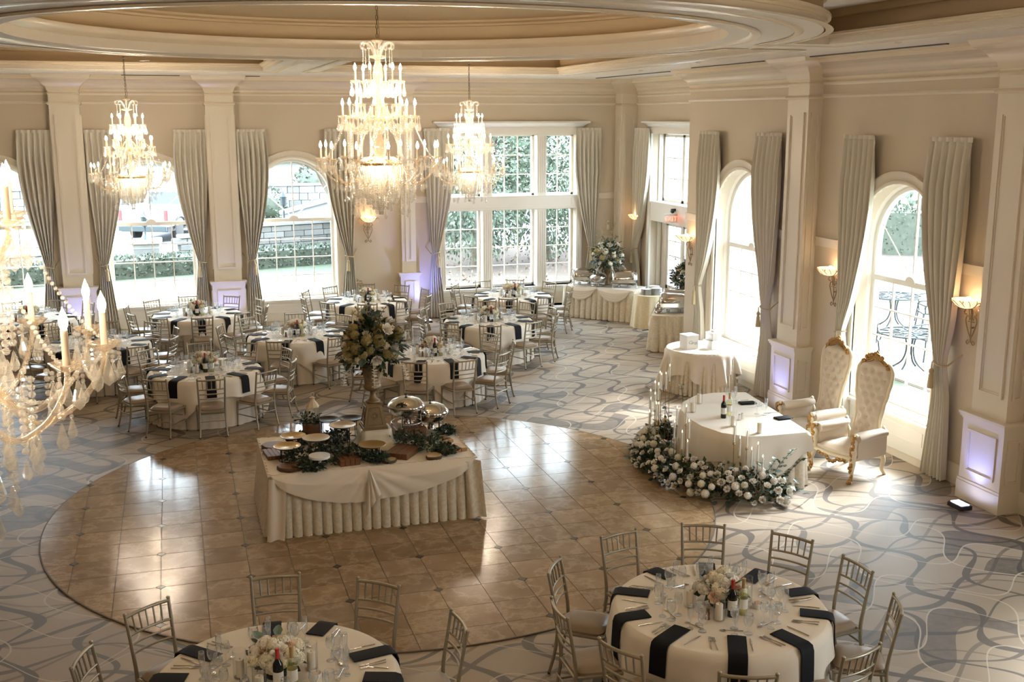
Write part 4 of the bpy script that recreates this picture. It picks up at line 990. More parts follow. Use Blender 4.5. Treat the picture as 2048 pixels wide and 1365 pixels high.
def round_table(key,cx,cy_,angs,desc,rot=0,full=True,cut=True,napang=None,skip_chairs=(),glassn=3,cr=1.13,ov=0):
    z=.768
    t=thing('round_table','round banquet table in floor-length ivory cloth: '+desc,'table',(cx,cy_,0),0,None)
    m=MB(); m.prism(circ(0,0,RT-.035,40),.73,.75); m.build('tabletop',MT['oak'],t)
    table_legs(t,RT,.73)
    put('floor_cloth',SKM,t,None,(0,0,rot))
    o=put('tablecloth',OVM[ov],None,(cx,cy_,0),(0,0,rot)); tag(o,'ivory square overlay cloth on '+desc,'tablecloth')
    rnd=random.Random(hash(key)%1000 if not isinstance(key,int) else key)
    words={}
    for i,a in enumerate(angs):
        w=seat_word(a); aa=a+rnd.uniform(-.03,.03); r=cr+rnd.uniform(-.02,.05)
        if i not in skip_chairs: chair(cx+r*cos(aa),cy_+r*sin(aa),aa+pi/2+rnd.uniform(-.07,.07),'silver banquet chair at %s o\'clock of %s'%(w,desc))
    for i,a in enumerate(napang or angs):
        w=seat_word(a); at=" at %s o'clock of %s"%(w,desc)
        dx,dy=cos(a),sin(a); ux,uy=-dy,dx
        P=lambda r,s:(cx+dx*r+ux*s,cy_+dy*r+uy*s)
        p=P(RT,rnd.uniform(-.03,.03)); o=put('napkin',rnd.choice(naps),None,(p[0],p[1],z+.002),(0,0,a-pi/2+rnd.uniform(-.12,.12))); tag(o,'folded black napkin hanging'+at,'napkin','black napkins on '+desc)
        p=P(.50,.13); o=put('water_goblet',gob,None,(p[0]+rnd.uniform(-.02,.02),p[1]+rnd.uniform(-.02,.02),z)); tag(o,'clear water goblet'+at,'glass','goblets on '+desc)
        p=P(.43,.04); o=put('wine_glass',wine,None,(p[0]+rnd.uniform(-.02,.02),p[1]+rnd.uniform(-.02,.02),z)); tag(o,'clear wine glass'+at,'glass','wine glasses on '+desc)
        if glassn>2:
            p=P(.53,.03); o=put('champagne_flute',flu,None,(p[0]+rnd.uniform(-.02,.02),p[1]+rnd.uniform(-.02,.02),z)); tag(o,'slim champagne flute'+at,'glass','flutes on '+desc)
        if cut:
            for nm,me,s,r,ln in (('table_knife',knife,.15,.70,'silver knife'),('dinner_fork',fork,-.13,.70,'inner silver fork'),('dinner_fork',fork,-.165,.69,'outer silver fork'),('dessert_spoon',spoon,.02,.47,'silver dessert spoon')):
                if cut==1 and nm in('dessert_spoon',) : continue
                p=P(r,s); rz=a-pi/2+pi+rnd.uniform(-.1,.1)+(pi/2 if nm=='dessert_spoon' else 0)
                o=put(nm,me,None,(p[0],p[1],z),(0,0,rz)); tag(o,ln+at,'cutlery',nm.replace('_',' ')+'s on '+desc)
    vx,vy=-sin(_y),-cos(_y)   # towards the viewer
    sx,sy=cos(_y),-sin(_y)
    Q=lambda f,s:(cx+vx*f+sx*s,cy_+vy*f+sy*s)
    centerpiece(cx,cy_,z,'low white and blush flower centrepiece on '+desc,rnd.randint(0,9999))
    p=Q(.20,.06); bottle(p[0],p[1],z,'red','dark wine bottle with red capsule on '+desc,None)
    p=Q(.17,.155); bottle(p[0],p[1],z,'white','pale wine bottle with tan capsule on '+desc,None)
    for f,s,w in ((.02,-.26,'left of the flowers'),(.27,-.06,'before the flowers'),(-.10,.24,'right of the flowers')):
        p=Q(f,s); hurricane((p[0],p[1],z),'ivory candle %s on %s'%(w,desc),None)
    p=Q(.24,-.20); t2=thing('salt_shaker','clear salt shaker on '+desc,'shaker',(p[0],p[1],z)); put('body',MESH('salt',lambda:MB().lathe([(.0001,0),(.02,0),(.017,.05),(.014,.07)],10).mesh('shaker_body',MT['glass'],50)),t2); put('cap',MESH('scap',lambda:MB().lathe([(.0145,.068),(.015,.08),(.0001,.09)],10).mesh('shaker_cap',MT['steel'],50)),t2); put('salt',MESH('sf',lambda:MB().lathe([(.0001,.003),(.016,.003),(.0145,.04),(.0001,.04)],8).mesh('salt_fill',MT['porc'],50)),t2)
    p=Q(.26,-.15); t2=thing('pepper_mill','dark pepper shaker on '+desc,'shaker',(p[0],p[1],z)); put('body',MESH('pep',lambda:MB().lathe([(.0001,0),(.02,0),(.015,.03),(.018,.06),(.012,.075),(.016,.09),(.0001,.10)],10).mesh('pepper_body',MT['walnut'],50)),t2)
    p=Q(.06,.30); t2=thing('sugar_bowl','small white sugar bowl on '+desc,'bowl',(p[0],p[1],z)); put('bowl',MESH('sug',lambda:MB().lathe([(.0001,0),(.025,0),(.042,.03),(.045,.055),(.042,.055),(.038,.03),(.0001,.012)],14).mesh('sugar_bowl',MT['porc'],60)),t2); put('sachets',MESH('sac',lambda:MB().box(-.025,-.012,.03,.0,.012,.068).box(.0,-.014,.03,.022,.010,.064).mesh('sachets',MT['blush'])),t2)
def MESH(k,f):
    if k not in KIDS: KIDS[k]=f()
    return KIDS[k]
D=radians
def seats(off,n=10): return [D(off+360/n*i) for i in range(n)]
round_table(1,4.20,7.72,[D(a) for a in (145,105,69,37,3,-32,-71,-110,-147,-180)],'the front right table',.35,True,2,ov=1)
round_table(2,.52,7.62,[D(a) for a in (128,86,47,6,163)],'the table cut off by the front edge',.9,True,2,napang=[D(a) for a in (134,88,58,8,165,-20,200,-60,230,-90)],ov=2)
round_table(3,.34,18.19,seats(-87),'the left table by the dance floor',.2,True,1)
round_table(4,.34,23.6,seats(-86),'the table under the first lawn window',1.2,True,0,glassn=2)
round_table(5,2.09,20.73,[D(a) for a in (-110,-68,-30,5,42,85,125,165,205)],'the left table between two rows',.6,True,1,ov=1)
round_table(6,4.03,24.24,seats(-100),'the table under the back wall sconce',.3,True,0,glassn=2,ov=2)
round_table(7,4.16,18.28,seats(-80),'the table right behind the tall flowers',.8,True,1)
round_table(8,5.98,21.1,seats(-103),'the middle table of the right row',.1,True,1,ov=1)
round_table(9,7.36,23.94,seats(-75),'the table nearest the triple window',.5,True,0,glassn=2,ov=2)
round_table(10,-1.45,20.9,seats(-60),'the table half behind the near chandelier',.4,True,0,glassn=2)
round_table(11,-2.95,23.95,seats(-70),'the table in the far left corner',.2,True,0,glassn=2,ov=1)
chair(5.98,5.35,D(118),'silver banquet chair alone at the lower right edge, cut off')
chair(5.45,4.95,D(150),'silver banquet chair at the bottom edge, only one post top showing')
# ================================================================ DRAPED BUFFET TABLES
def pleat_skirt(poly, z, pitch=.105, depth=.035, flare=.09, droop=.012):
    # box-pleated skirt hung round a plan polygon (CCW)
    pts=[]
    n=len(poly)
    for i in range(n):
        a=Vector(poly[i]); b=Vector(poly[(i+1)%n]); L=(b-a).length; k=max(2,int(L/pitch)); t=(b-a)/L; nn=Vector((t.y,-t.x))
        for q in range(k):
            for f,o in ((.03,-.35),(.16,.85),(.5,1.15),(.84,.85),(.97,-.35)):
                p=a+t*L*(q+f)/k; pts.append((p,nn,o))
    rows=[0,.03,.25,.5,.75,1.0]; vs=[];m=len(pts)
    for v in rows:
        for i,(p,nn,o) in enumerate(pts):
            d=.012+flare*v+(depth*(.25+.75*v))*o
            q=p+nn*d; vs.append((q.x,q.y,max(.012,z*(1-v)+.012)))
    fs=[]
    for r in range(len(rows)-1):
        for i in range(m): j=(i+1)%m; fs.append((r*m+i,(r+1)*m+i,(r+1)*m+j,r*m+j))
    mb=MB(); mb.add(vs,fs); return mb
def top_cloth(poly,z,drop=.02):
    c=sum((Vector(p) for p in poly),Vector((0,0)))/len(poly); o=[]
    for p in poly:
        d=Vector(p)-c; o.append((p[0]+(.032 if d.x>0 else -.032),p[1]+(.032 if d.y>0 else -.032)))
    mb=MB(); mb.prism(o,z-.016,z); return mb
def swag(x0,x1,y,z,drop,n=28,pleats=5,out=.055):
    # a swag hung between two gathers along a straight front edge (front faces -y)
    def fn(u,v):
        s=u; edge=sin(pi*s)**.75
        d=drop*(.06+.94*edge)*v
        fold=.02*sin(v*pi*pleats*(1)+.3)*(.25+.75*(1-abs(2*s-1)))*min(1,v*4)
        gather=1-.10*v*(1-edge)
        x=lerp(x0,x1,.5+(s-.5)*gather)
        return (x, y-out*(.55+.45*edge*min(1,v*3))-abs(fold)-.02*edge*v, z-d)
    mb=MB(); mb.grid(n,16,fn); return mb
bt=thing('buffet_table','long ivory-draped buffet table on the marble dance floor','table',(0,0,0))
BX0,BX1,BY0,BY1,BZ=.88,3.31,12.36,13.90,.762
poly=[(BX0,BY0),(BX1,BY0),(BX1,BY1),(BX0,BY1)]
MB().box(BX0,BY0,BZ-.035,BX1,BY1,BZ-.014).build('tabletop',MT['oak'],bt)
for x in (BX0+.1,BX1-.1):
    for y in (BY0+.1,BY1-.1): MB().tube([(x,y,0),(x,y,BZ-.03)],.016,6).build('leg',MT['blk'],bt)
top_cloth(poly,BZ).build('top_cloth',MT['cloth'],bt,40)
put('pleated_skirt',fixn(pleat_skirt(poly,BZ-.004,.112,.05,.045).mesh('pleated_skirt',MT['skirt'],70)),bt)
def half_swag(xo, xc, y, z, drop):
    # one half of the front drape: hem rises from the middle gather to the corner, folds fan out of the gather
    def fn(u,v):
        x=lerp(xc,xo,u); d=drop*(max(0,1-u**2.1))**.62*v+.012*v
        ang=atan2(d+.001,abs(x-xc)+.02); k=.030*sin(ang*9.0+.5)*min(1,v*3)*(1-u)**.5*min(1,u*5+.25)
        return (x+(xc-xo)*.0*v, y-.012-.075*min(1,v*2.5)*min(1,(1-u)*6+.15)-abs(k)-.01*v, z-d)
    mb=MB(); mb.grid(40,26,fn); return mb
put('swag',fixn(half_swag(BX0+.01,2.0,BY0-.022,BZ+.002,.38).mesh('swag',MT['cloth'],80)),bt)
put('swag',fixn(half_swag(BX1-.01,2.0,BY0-.022,BZ+.002,.36).mesh('swag',MT['cloth'],80)),bt)
def tail(u,v):
    w=.02+.17*v; x=2.0+(u-.4)*w+.02*v; return (x,BY0-.145-.03*abs(sin(u*pi*3))*min(1,v*4)-.02*v, BZ+.004-(.30+.27*(1-u)**1.2)*v)
put('cascade_tail',fixn(MB().grid(13,8,tail).mesh('cascade_tail',MT['cloth'],60)),bt)
def corner_fall(u,v):
    x=BX0-.02-.06*v+.20*u; y=BY0-.055-.09*v-.025*sin(u*pi*2.5); return (x,y,max(.008,BZ-.03-.76*v))
put('corner_fall',fixn(MB().grid(12,8,corner_fall).mesh('corner_fall',MT['cloth'],60)),bt)
put('corner_fall',fixn(MB().grid(12,8,lambda u,v:(BX1-.14+.20*u+.05*v, BY0-.06-.07*v-.03*sin(u*pi*2.5), max(.008,BZ-.03-.70*v))).mesh('corner_fall',MT['skirt'],60)),bt)
# --- satin covered riser, urn and tall arrangement
t=thing('satin_riser','square riser under ivory satin in the middle of the buffet','riser',(2.25,13.2,BZ))
def sat(u,v):
    a=2*pi*u; c,s=cos(a),sin(a); e=1/max(abs(c),abs(s)); rr=[.0,.5,.92,1.0,1.04,1.12,1.25,1.5,1.75][int(round(v*8))]
    z=[.235,.235,.235,.228,.16,.10,.055,.022,.008][int(round(v*8))]
    w=1+(.07*sin(8*a+1)+.05*sin(13*a))*max(0,rr-1)
    return (.19*c*min(e,1.25)*rr*w,.17*s*min(e,1.25)*rr*w,z)
put('satin_cover',fixn(MB().grid(72,9,sat,True).mesh('satin_cover',MT['satin'] if 'satin' in MT else M('ivory_satin',(.74,.66,.52),.32,0,0,8,0,40,0,.6),70)),t)
t=thing('flower_urn','tall antique gold urn on a tapered pedestal on the buffet','urn',(2.235,13.2,BZ+.236))
m=MB()
m.box(-.155,-.155,0,.155,.155,.03); 
def frus(m,a,b,z0,z1): m.add([(-a,-a,z0),(a,-a,z0),(a,a,z0),(-a,a,z0),(-b,-b,z1),(b,-b,z1),(b,b,z1),(-b,b,z1)],[(3,2,1,0),(4,5,6,7),(0,1,5,4),(1,2,6,5),(2,3,7,6),(3,0,4,7)])
frus(m,.14,.09,.03,.30); m.box(-.105,-.105,.30,.105,.105,.325); m.build('pedestal',MT['urn'],t)
m=MB()
for k in range(4):
    R_=Matrix.Rotation(k*pi/2,4,'Z'); st=len(m.v)
    yy=lambda z:-(lerp(.14,.09,(z-.03)/.27)+.004)
    for (xa,za,xb,zb) in ((-.10,.06,.10,.06),(-.065,.27,.065,.27),(-.10,.06,-.065,.27),(.10,.06,.065,.27)):
        m.tube([(xa,yy(za),za),(xb,yy(zb),zb)],.005,5)
    m.tube([(.035*cos(2*pi*q/14),yy(.17+.035*sin(2*pi*q/14)),.17+.035*sin(2*pi*q/14)) for q in range(15)],.005,5)
    m.tube([(.018*cos(2*pi*q/10),yy(.17+.018*sin(2*pi*q/10)),.17+.018*sin(2*pi*q/10)) for q in range(11)],.006,5)
    m.xf(R_,st)
m.build('relief',MT['urn'],t)
m=MB(); m.lathe([(.085,.325),(.09,.335),(.08,.35),(.05,.37),(.034,.42),(.032,.455),(.05,.47)],24,wob=lambda a,i:1+.05*cos(12*a)); 
m.lathe([(.05,.47),(.085,.48),(.105,.51),(.108,.54),(.10,.56)],32,wob=lambda a,i:1+.07*abs(sin(10*a)))
m.lathe([(.10,.56),(.095,.60),(.105,.68),(.125,.76),(.14,.775),(.135,.78),(.11,.76),(.0001,.70)],32,wob=lambda a,i:1+.03*abs(sin(8*a))); m.build('vase',MT['urn'],t,60)
def tall_flowers(x,y,z,sc,label,seed,pal,n=46):
    rnd=random.Random(seed); t=thing('tall_flower_arrangement',label,'flowers',(x,y,z),0,'tall flower arrangements')
    for k in range(n):
        zz=1-1.5*(k+.5)/n; a=k*2.39996+rnd.uniform(-.3,.3); r=sqrt(max(0,1-zz*zz)); d=Vector((r*cos(a),r*sin(a),zz)); q=rnd.uniform(.82,1.12)
        p=Vector((d.x*.29,d.y*.27,.28+d.z*.30))*q
        me=rnd.choice(pal); big=me in (hyd,hydg,hydw); put('hydrangea' if big else 'rose',me,t,p*sc,aim(d),sc*(rnd.uniform(.7,1.25) if big else rnd.uniform(1.0,1.6)))
    for k in range(120):
        a=rnd.uniform(0,6.28); el=rnd.uniform(-.5,1.3); d=Vector((cos(a)*cos(el),sin(a)*cos(el),sin(el))); p=(Vector((0,0,.27))+Vector((d.x*.30,d.y*.28,d.z*.30))*rnd.uniform(.75,1.15))*sc
        put('leaf',rnd.choice([leaf,leaf,leafe,rleafd,rleaf]),t,p,leaf_rot(d+Vector((0,0,-.25))),sc*rnd.uniform(1.0,2.0))
    mb=MB(); foliage_stuff(mb,(0,0,.27*sc),.33*sc,620,rnd,(1,.95,1)); o=mb.build('filler_foliage',MT['leaf'],t); o['kind']='stuff'
    # open branches reaching out
    for k in range(6):
        a=rnd.uniform(0,6.28); s=(cos(a),sin(a)); up=rnd.uniform(.45,.78); out=rnd.uniform(.12,.42)
        P=bez([(0,0,.3*sc),(s[0]*out*.4*sc,s[1]*out*.4*sc,(.3+up*.5)*sc),(s[0]*out*sc,s[1]*out*sc,(.2+up)*sc)],6); mb=MB(); mb.tube(P,[.005*sc*(1-.7*i/len(P)) for i in range(len(P))],5)
        for i in range(5,len(P)):
            for q in range(3):
                d=Vector((rnd.uniform(-1,1),rnd.uniform(-1,1),rnd.uniform(-.2,1))).normalized(); f=d.orthogonal().normalized(); l=.045*sc
                mb.add([tuple(P[i]),tuple(P[i]+d*l*.5+f*l*.22),tuple(P[i]+d*l),tuple(P[i]+d*l*.5-f*l*.22)],[(0,1,2,3)])
        mb.build('branch',MT['hydg'] if k%2 else MT['leaf'],t)
    # trailing orchid-like sprays
    for k in range(3):
        a=[3.6,4.6,6.0][k]; mb=MB()
        P=bez([(cos(a)*.2*sc,sin(a)*.2*sc,.15*sc),(cos(a)*.34*sc,sin(a)*.34*sc,.05*sc),(cos(a)*.38*sc,sin(a)*.38*sc,-.10*sc)],5)
        mb.tube(P,.004*sc,5)
        for p in P[2:]:
            for q in range(4):
                an=q*pi/2+rnd.random(); d=Vector((cos(an),sin(an),.2*rnd.random())); f=Vector((-sin(an),cos(an),.3)); l=.05*sc; p2=Vector(p)
                mb.add([tuple(p2),tuple(p2+d*l*.5+f*l*.35),tuple(p2+d*l),tuple(p2+d*l*.5-f*l*.35)],[(0,1,2,3)])
        mb.build('trailing_spray',MT['petal'],t)
    return t
tall_flowers(2.235,13.2,BZ+.236+.72,1.13,'tall gold and green hydrangea arrangement in the buffet urn',4,[hydg,hydg,hydg,hyd,rose,hydg,hydg,hydg],62)
# --- boards, slices, crates
def slab(x,y,z,w,d,h,rz,label,mt='walnut',name='serving_board',planks=4):
    t=thing(name,label,'board',(x,y,z),rz)
    for k in range(planks):
        a=-w/2+w*k/planks; m=MB(); m.chbox(a+.0015,-d/2,0,a+w/planks-.0015,d/2,h,.005); m.build('plank',MT[mt],t)
    return t
def slice_(x,y,z,rx,ry,h,label,mt='endgrain',rz=0):
    t=thing('wood_slice',label,'board',(x,y,z),rz)
    w=lambda a,i:1+.05*sin(3*a)+.03*sin(7*a+1)
    m=MB(); m.lathe([(rx*.94,h),(rx,h*.85),(rx*1.0,h*.15),(rx*.95,0),(.0001,0)],28,wob=w); m.xf(Matrix.Diagonal((1,ry/rx,1,1))); m.build('bark',MT['bark'],t,50)
    m=MB(); m.lathe([(.0001,h+.001),(rx*.5,h+.001),(rx*.945,h+.001)],28,wob=w); m.xf(Matrix.Diagonal((1,ry/rx,1,1))); m.build('cut_face',MT[mt],t)
    return t
def stand(x,y,z,r,h,label,kind,mt):
    t=thing('raised_plate',label,'plate',(x,y,z))
    if kind=='wire':
        for k in range(4):
            a=pi/4+k*pi/2; MB().tube([(r*.62*cos(a),r*.62*sin(a),0),(r*.62*cos(a),r*.62*sin(a),h)],.005,6).build('leg',MT['blk'],t)
        m=MB()
        for zz,rr in ((h,r*.66),(.012,r*.62)): m.tube([(rr*cos(2*pi*k/24),rr*sin(2*pi*k/24),zz) for k in range(25)],.005,6)
        m.build('ring_frame',MT['blk'],t)
    else:
        MB().lathe([(.0001,0),(r*.5,0),(r*.45,.012),(.025,.03),(.02,h*.6),(.035,h-.008),(r*.5,h-.002)],24).build('foot',MT['porc'],t,60)
    if kind=='wire': MB().lathe([(.0001,h+.006),(r*.62,h+.006),(r*.70,h+.012),(r*.97,h+.020),(r,h+.026),(r*.985,h+.03),(r*.70,h+.021),(r*.62,h+.013),(.0001,h+.012)],36).build('charger',MT[mt],t,50)
    else: MB().lathe([(.0001,h),(r,h),(r*1.01,h+.012),(r,h+.03),(.0001,h+.03)],36).build('plate',MT[mt],t,40)
    return t
Z=BZ+.001
slice_(1.13,12.51,Z,.155,.13,.045,'dark round wood slice at the front left of the buffet','walnut')
slice_(2.28,12.45,Z,.095,.085,.035,'small pale wood slice at the front middle of the buffet')
slice_(2.83,12.44,Z,.11,.095,.04,'small pale bark-edged slice at the front right of the buffet','endgrain',1)
slice_(1.02,13.42,Z,.15,.15,.05,'dark round wood slice at the back left corner of the buffet','walnut',2)
slab(.985,13.10,Z,.20,.34,.05,.12,'dark plank board along the left edge of the buffet','walnut')
slab(1.80,12.60,Z,.24,.34,.075,.10,'thick dark walnut board left of centre on the buffet','walnut')
slab(2.50,12.70,Z,.30,.42,.07,-.62,'walnut board angled right of centre on the buffet','walnut')
slab(3.06,13.08,Z,.26,.24,.04,.30,'honey oak board at the back right of the buffet','oak')
slab(3.10,12.68,Z,.34,.24,.045,.22,'honey oak board at the right corner of the buffet','oak')
t=slab(2.72,13.42,Z,.40,.36,.155,.05,'wooden crate riser carrying the large chafing dish','walnut','wooden_crate',4)
t=thing('tree_stump','barrel-like wood stump holding greenery at the back left of the buffet','stump',(1.53,13.70,Z)); w=lambda a,i:1+.03*sin(12*a)+.03*sin(5*a)
MB().lathe([(.0001,0),(.125,0),(.12,.10),(.125,.20),(.12,.215)],30,wob=w).build('bark',MT['walnut'],t,50); MB().lathe([(.0001,.215),(.12,.2151)],30,wob=w).build('cut_face',MT['walnut'],t)
stand(1.13,12.86,Z,.165,.16,'gold charger on a black wire stand at the front left of the buffet','wire','plateg')
stand(1.24,13.24,Z,.16,.17,'gold charger half hidden by the stump leaves at the left of the buffet','wire','plateg')
stand(1.47,12.80,Z,.165,.25,'pale charger on a tall black wire stand, middle left of the buffet','wire','plates')
stand(1.82,13.02,Z,.165,.32,'pale charger on the tallest wire stand beside the gold urn','wire','plates')
stand(2.11,12.60,Z,.165,.165,'gold charger on a black wire stand before the satin riser','wire','plateg')
stand(1.46,12.44,Z,.125,.135,'white cake stand at the front of the buffet','cake','porc')
stand(1.72,13.62,Z,.15,.24,'dark tray on a wire stand at the back of the buffet, left one','wire','blk')
stand(2.0,13.55,Z,.15,.25,'dark tray on a wire stand at the back of the buffet, by the urn','wire','blk')
# --- lantern on the stump
t=thing('lantern','small ivory metal lantern on the stump among ivy','lantern',(1.55,13.75,Z+.217)); t.scale=(1.3,)*3; m=MB()
m.box(-.055,-.055,0,.055,.055,.015)
for a in (-1,1):
    for b in (-1,1): m.box(a*.05-.004,b*.05-.004,.015,a*.05+.004,b*.05+.004,.14)
m.box(-.055,-.055,.14,.055,.055,.15)
for k in range(4):
    R_=Matrix.Rotation(k*pi/2,4,'Z'); st=len(m.v)
    for q in range(5): m.tube([(-.05+.025*q*1.0,-.052,.015),(-.05+.025*(q),-.052,.14)],.0022,4)
    m.xf(R_,st)
m.build('cage',MT['iw'],t); m=MB(); m.lathe([(.065,.15),(.05,.18),(.025,.21),(.022,.23),(.03,.24),(.0001,.255)],8); m.build('roof',MT['iw'],t,30)
MB().tube([(.018*cos(2*pi*k/12),0,.272+.02*sin(2*pi*k/12)) for k in range(13)],.0035,5).build('ring_handle',MT['iw'],t)
MB().lathe([(.0001,.015),(.022,.015),(.022,.07),(.0001,.07)],12).build('candle',MT['wax'],t,40)
# --- round chafing dishes
def chafer_round(x,y,z,rz,label,s=1.0):
    t=thing('round_chafing_dish',label,'chafing dish',(x,y,z),rz,'chafing dishes'); t.scale=(s,)*3
    m=MB()
    for k in range(4):
        a=pi/4+k*pi/2; mm=MB(); mm.tube([(.20*cos(a),.20*sin(a),0),(.19*cos(a),.19*sin(a),.20),(.20*cos(a),.20*sin(a),.235)],.011,6); mm.ball((.20*cos(a),.20*sin(a),.006),.016,8,5); mm.build('leg',MT['steel'],t,60)
    MB().tube([(.195*cos(2*pi*k/28),.195*sin(2*pi*k/28),.05) for k in range(29)],.007,6).build('lower_ring',MT['steel'],t,60)
    MB().lathe([(.0001,.15),(.17,.15),(.215,.18),(.225,.245),(.245,.25),(.245,.258),(.21,.258)],36).build('water_pan',MT['steel'],t,50)
    MB().lathe([(.243,.262),(.243,.272),(.225,.298),(.17,.345),(.09,.375),(.03,.385),(.0001,.386)],36).build('domed_lid',MT['steel'],t,50)
    m=MB(); m.tube([(0,0,.38),(0,0,.40)],.008,8); m.ball((0,0,.412),.018,10,6,(1.4,1.4,.7)); m.build('lid_knob',MT['blackp'],t,60)
    m=MB(); m.tube([(-.03,-.235,.255),(-.03,-.265,.258),(.03,-.265,.258),(.03,-.235,.255)],.007,6); m.build('handle',MT['steel'],t,60)
    MB().lathe([(.0001,.0),(.045,.0),(.045,.05),(.03,.06),(.03,.07),(.0001,.07)],16,(0,0,.052)).build('fuel_can',MT['steel'],t,50)
    MB().lathe([(.0001,.04),(.11,.04),(.115,.048),(.0001,.05)],24).build('fuel_tray',MT['steel'],t,50)
    return t
chafer_round(2.70,13.42,Z+.157,.3,'round steel chafing dish on the wooden crate, buffet')
chafer_round(3.06,13.62,Z,-.4,'round steel chafing dish at the back right of the buffet')
# --- loose greenery lying between the boards
def greenery(x,y,z,r,n,label,seed,mts=('leaf','euc'),sq=(1,1,.5),nl=26,grp='greenery on the buffet'):
    rnd=random.Random(seed); t=thing('greenery_bunch',label,'greenery',(x,y,z),0,grp)
    mb=MB(); foliage_stuff(mb,(0,0,r*.42),r,n,rnd,sq,(.03,.06)); mb.v=[(a,b,max(.003,c)) for a,b,c in mb.v]; o=mb.build('foliage',MT[mts[0]],t); o['kind']='stuff'
    for k in range(nl):
        a=rnd.uniform(0,6.28); d=Vector((cos(a),sin(a),rnd.uniform(-.1,.7))); p=Vector((cos(a)*r*rnd.uniform(.3,1)*sq[0],sin(a)*r*rnd.uniform(.3,1)*sq[1],rnd.uniform(.02,r*sq[2])))
        put('leaf',rnd.choice([rleafd,rleafd,leaf,leafe,leaf]),t,p,leaf_rot(d),rnd.uniform(1.0,1.7))
    return t
for i,(x,y,r,l) in enumerate(((1.28,12.72,.17,'behind the front left gold charger'),(1.36,12.42,.12,'round the white cake stand'),(1.62,12.66,.17,'between cake stand and walnut board'),(1.66,13.05,.20,'left of the satin riser'),(1.95,12.72,.15,'under the front middle gold charger'),(2.14,12.50,.12,'before the front middle gold charger'),(2.62,13.02,.20,'before the wooden crate'),(2.86,12.78,.18,'between the walnut and honey oak boards'),(3.02,12.58,.11,'at the right corner of the buffet'),(3.22,13.38,.10,'right of the back chafing dish'),(1.80,13.45,.16,'at the back behind the tall charger'),(1.32,13.50,.14,'left of the stump'))):
    greenery(x,y,Z,r*1.12,300,'dark leafy greenery lying on the buffet '+l,20+i)
greenery(1.47,13.66,Z+.216,.14,140,'ivy and leaves piled on the tree stump round the lantern',60,('leaf',),(1,1,.55))
# ================================================================ SWEETHEART TABLE, FLOWERS, CANDLES, THRONES
def chaikin(p,n=2):
    for _ in range(n):
        q=[]
        for i in range(len(p)):
            a=Vector(p[i]);b=Vector(p[(i+1)%len(p)]); q+= [tuple(a*.75+b*.25),tuple(a*.25+b*.75)]
        p=q
    return p
SW=[(7.76,12.06),(8.02,14.25),(7.25,14.36),(6.72,13.85),(6.52,13.2),(6.56,12.55),(6.9,12.08)]
# keep the corners near the seats, round the bulging front
SWc=[(7.77,12.08),(7.90,13.15),(8.02,14.22)]+[tuple(q) for q in [(7.55,14.33),(7.2,14.25),(6.88,13.98),(6.66,13.6),(6.56,13.15),(6.56,12.75),(6.66,12.38),(6.90,12.12),(7.15,12.08)]]
t=thing('sweetheart_table','crescent head table under ivory cloth before the two thrones','table')
MB().prism(SWc,.73,.755).build('tabletop',MT['oak'],t)
[MB().tube([(x,y,0),(x,y,.74)],.018,6).build('leg',MT['blk'],t) for x,y in ((7.6,12.4),(7.75,13.9),(6.9,13.6),(6.85,12.5))]
put('pleated_skirt',fixn(pleat_skirt([(7.3+(x-7.3)*.94,13.15+(y-13.15)*.955) for x,y in SWc],.745,.125,.06,.03).mesh('pleated_skirt',MT['skirt'],70)),t)
def poly_overlay(poly,z,dropf,seed,out=.03):
    # smooth polygon loop -> flat top and falling edge whose length comes from dropf(angle)
    P=[];n=len(poly)
    for i in range(n):
        a=Vector(poly[i]);b=Vector(poly[(i+1)%n]); k=max(2,int((b-a).length/.045))
        for q in range(k): P.append(a.lerp(b,q/k))
    n=len(P); c=sum(P,Vector((0,0)))/n; rows=7; mb=MB(); vs=[]
    rnd=random.Random(seed); ph=rnd.random()*6
    for j in range(rows+1):
        v=j/rows
        for i in range(n):
            t_=(P[(i+2)%n]-P[(i-2)%n]).normalized(); nn=Vector((t_.y,-t_.x)); d=dropf(P[i])
            o=out*min(1,v*6)+.10*d*v*(.5+.5*sin(i*.55+ph))+.03*v*sin(i*.21+ph)
            q=P[i]+nn*o; vs.append((q.x,q.y,max(.01,z-(.004 if j==0 else .004+d*v))))
    fs=[]
    for j in range(rows):
        for i in range(n): k=(i+1)%n; fs.append((j*n+i,(j+1)*n+i,(j+1)*n+k,j*n+k))
    mb.add(vs,fs)
    tri=tessellate_polygon([[Vector((p.x,p.y,0)) for p in P]]); b=len(mb.v); mb.add([(p.x,p.y,z-.004) for p in P],[tuple(q) for q in tri])
    return mb
def swd(p):
    # long fall at the front, a deep point over the near end, short at the seats
    if p.y<12.30 and p.x>6.8: return max(.26,.64-abs(p.x-7.12)*.62)
    if p.x<6.95: return .44+.06*sin(p.y*5)
    return .34
o=put('tablecloth',fixn(poly_overlay(SWc,.768,swd,3).mesh('tablecloth',MT['cloth'],75))); tag(o,'ivory overlay cloth on the sweetheart table with a deep corner point','tablecloth')
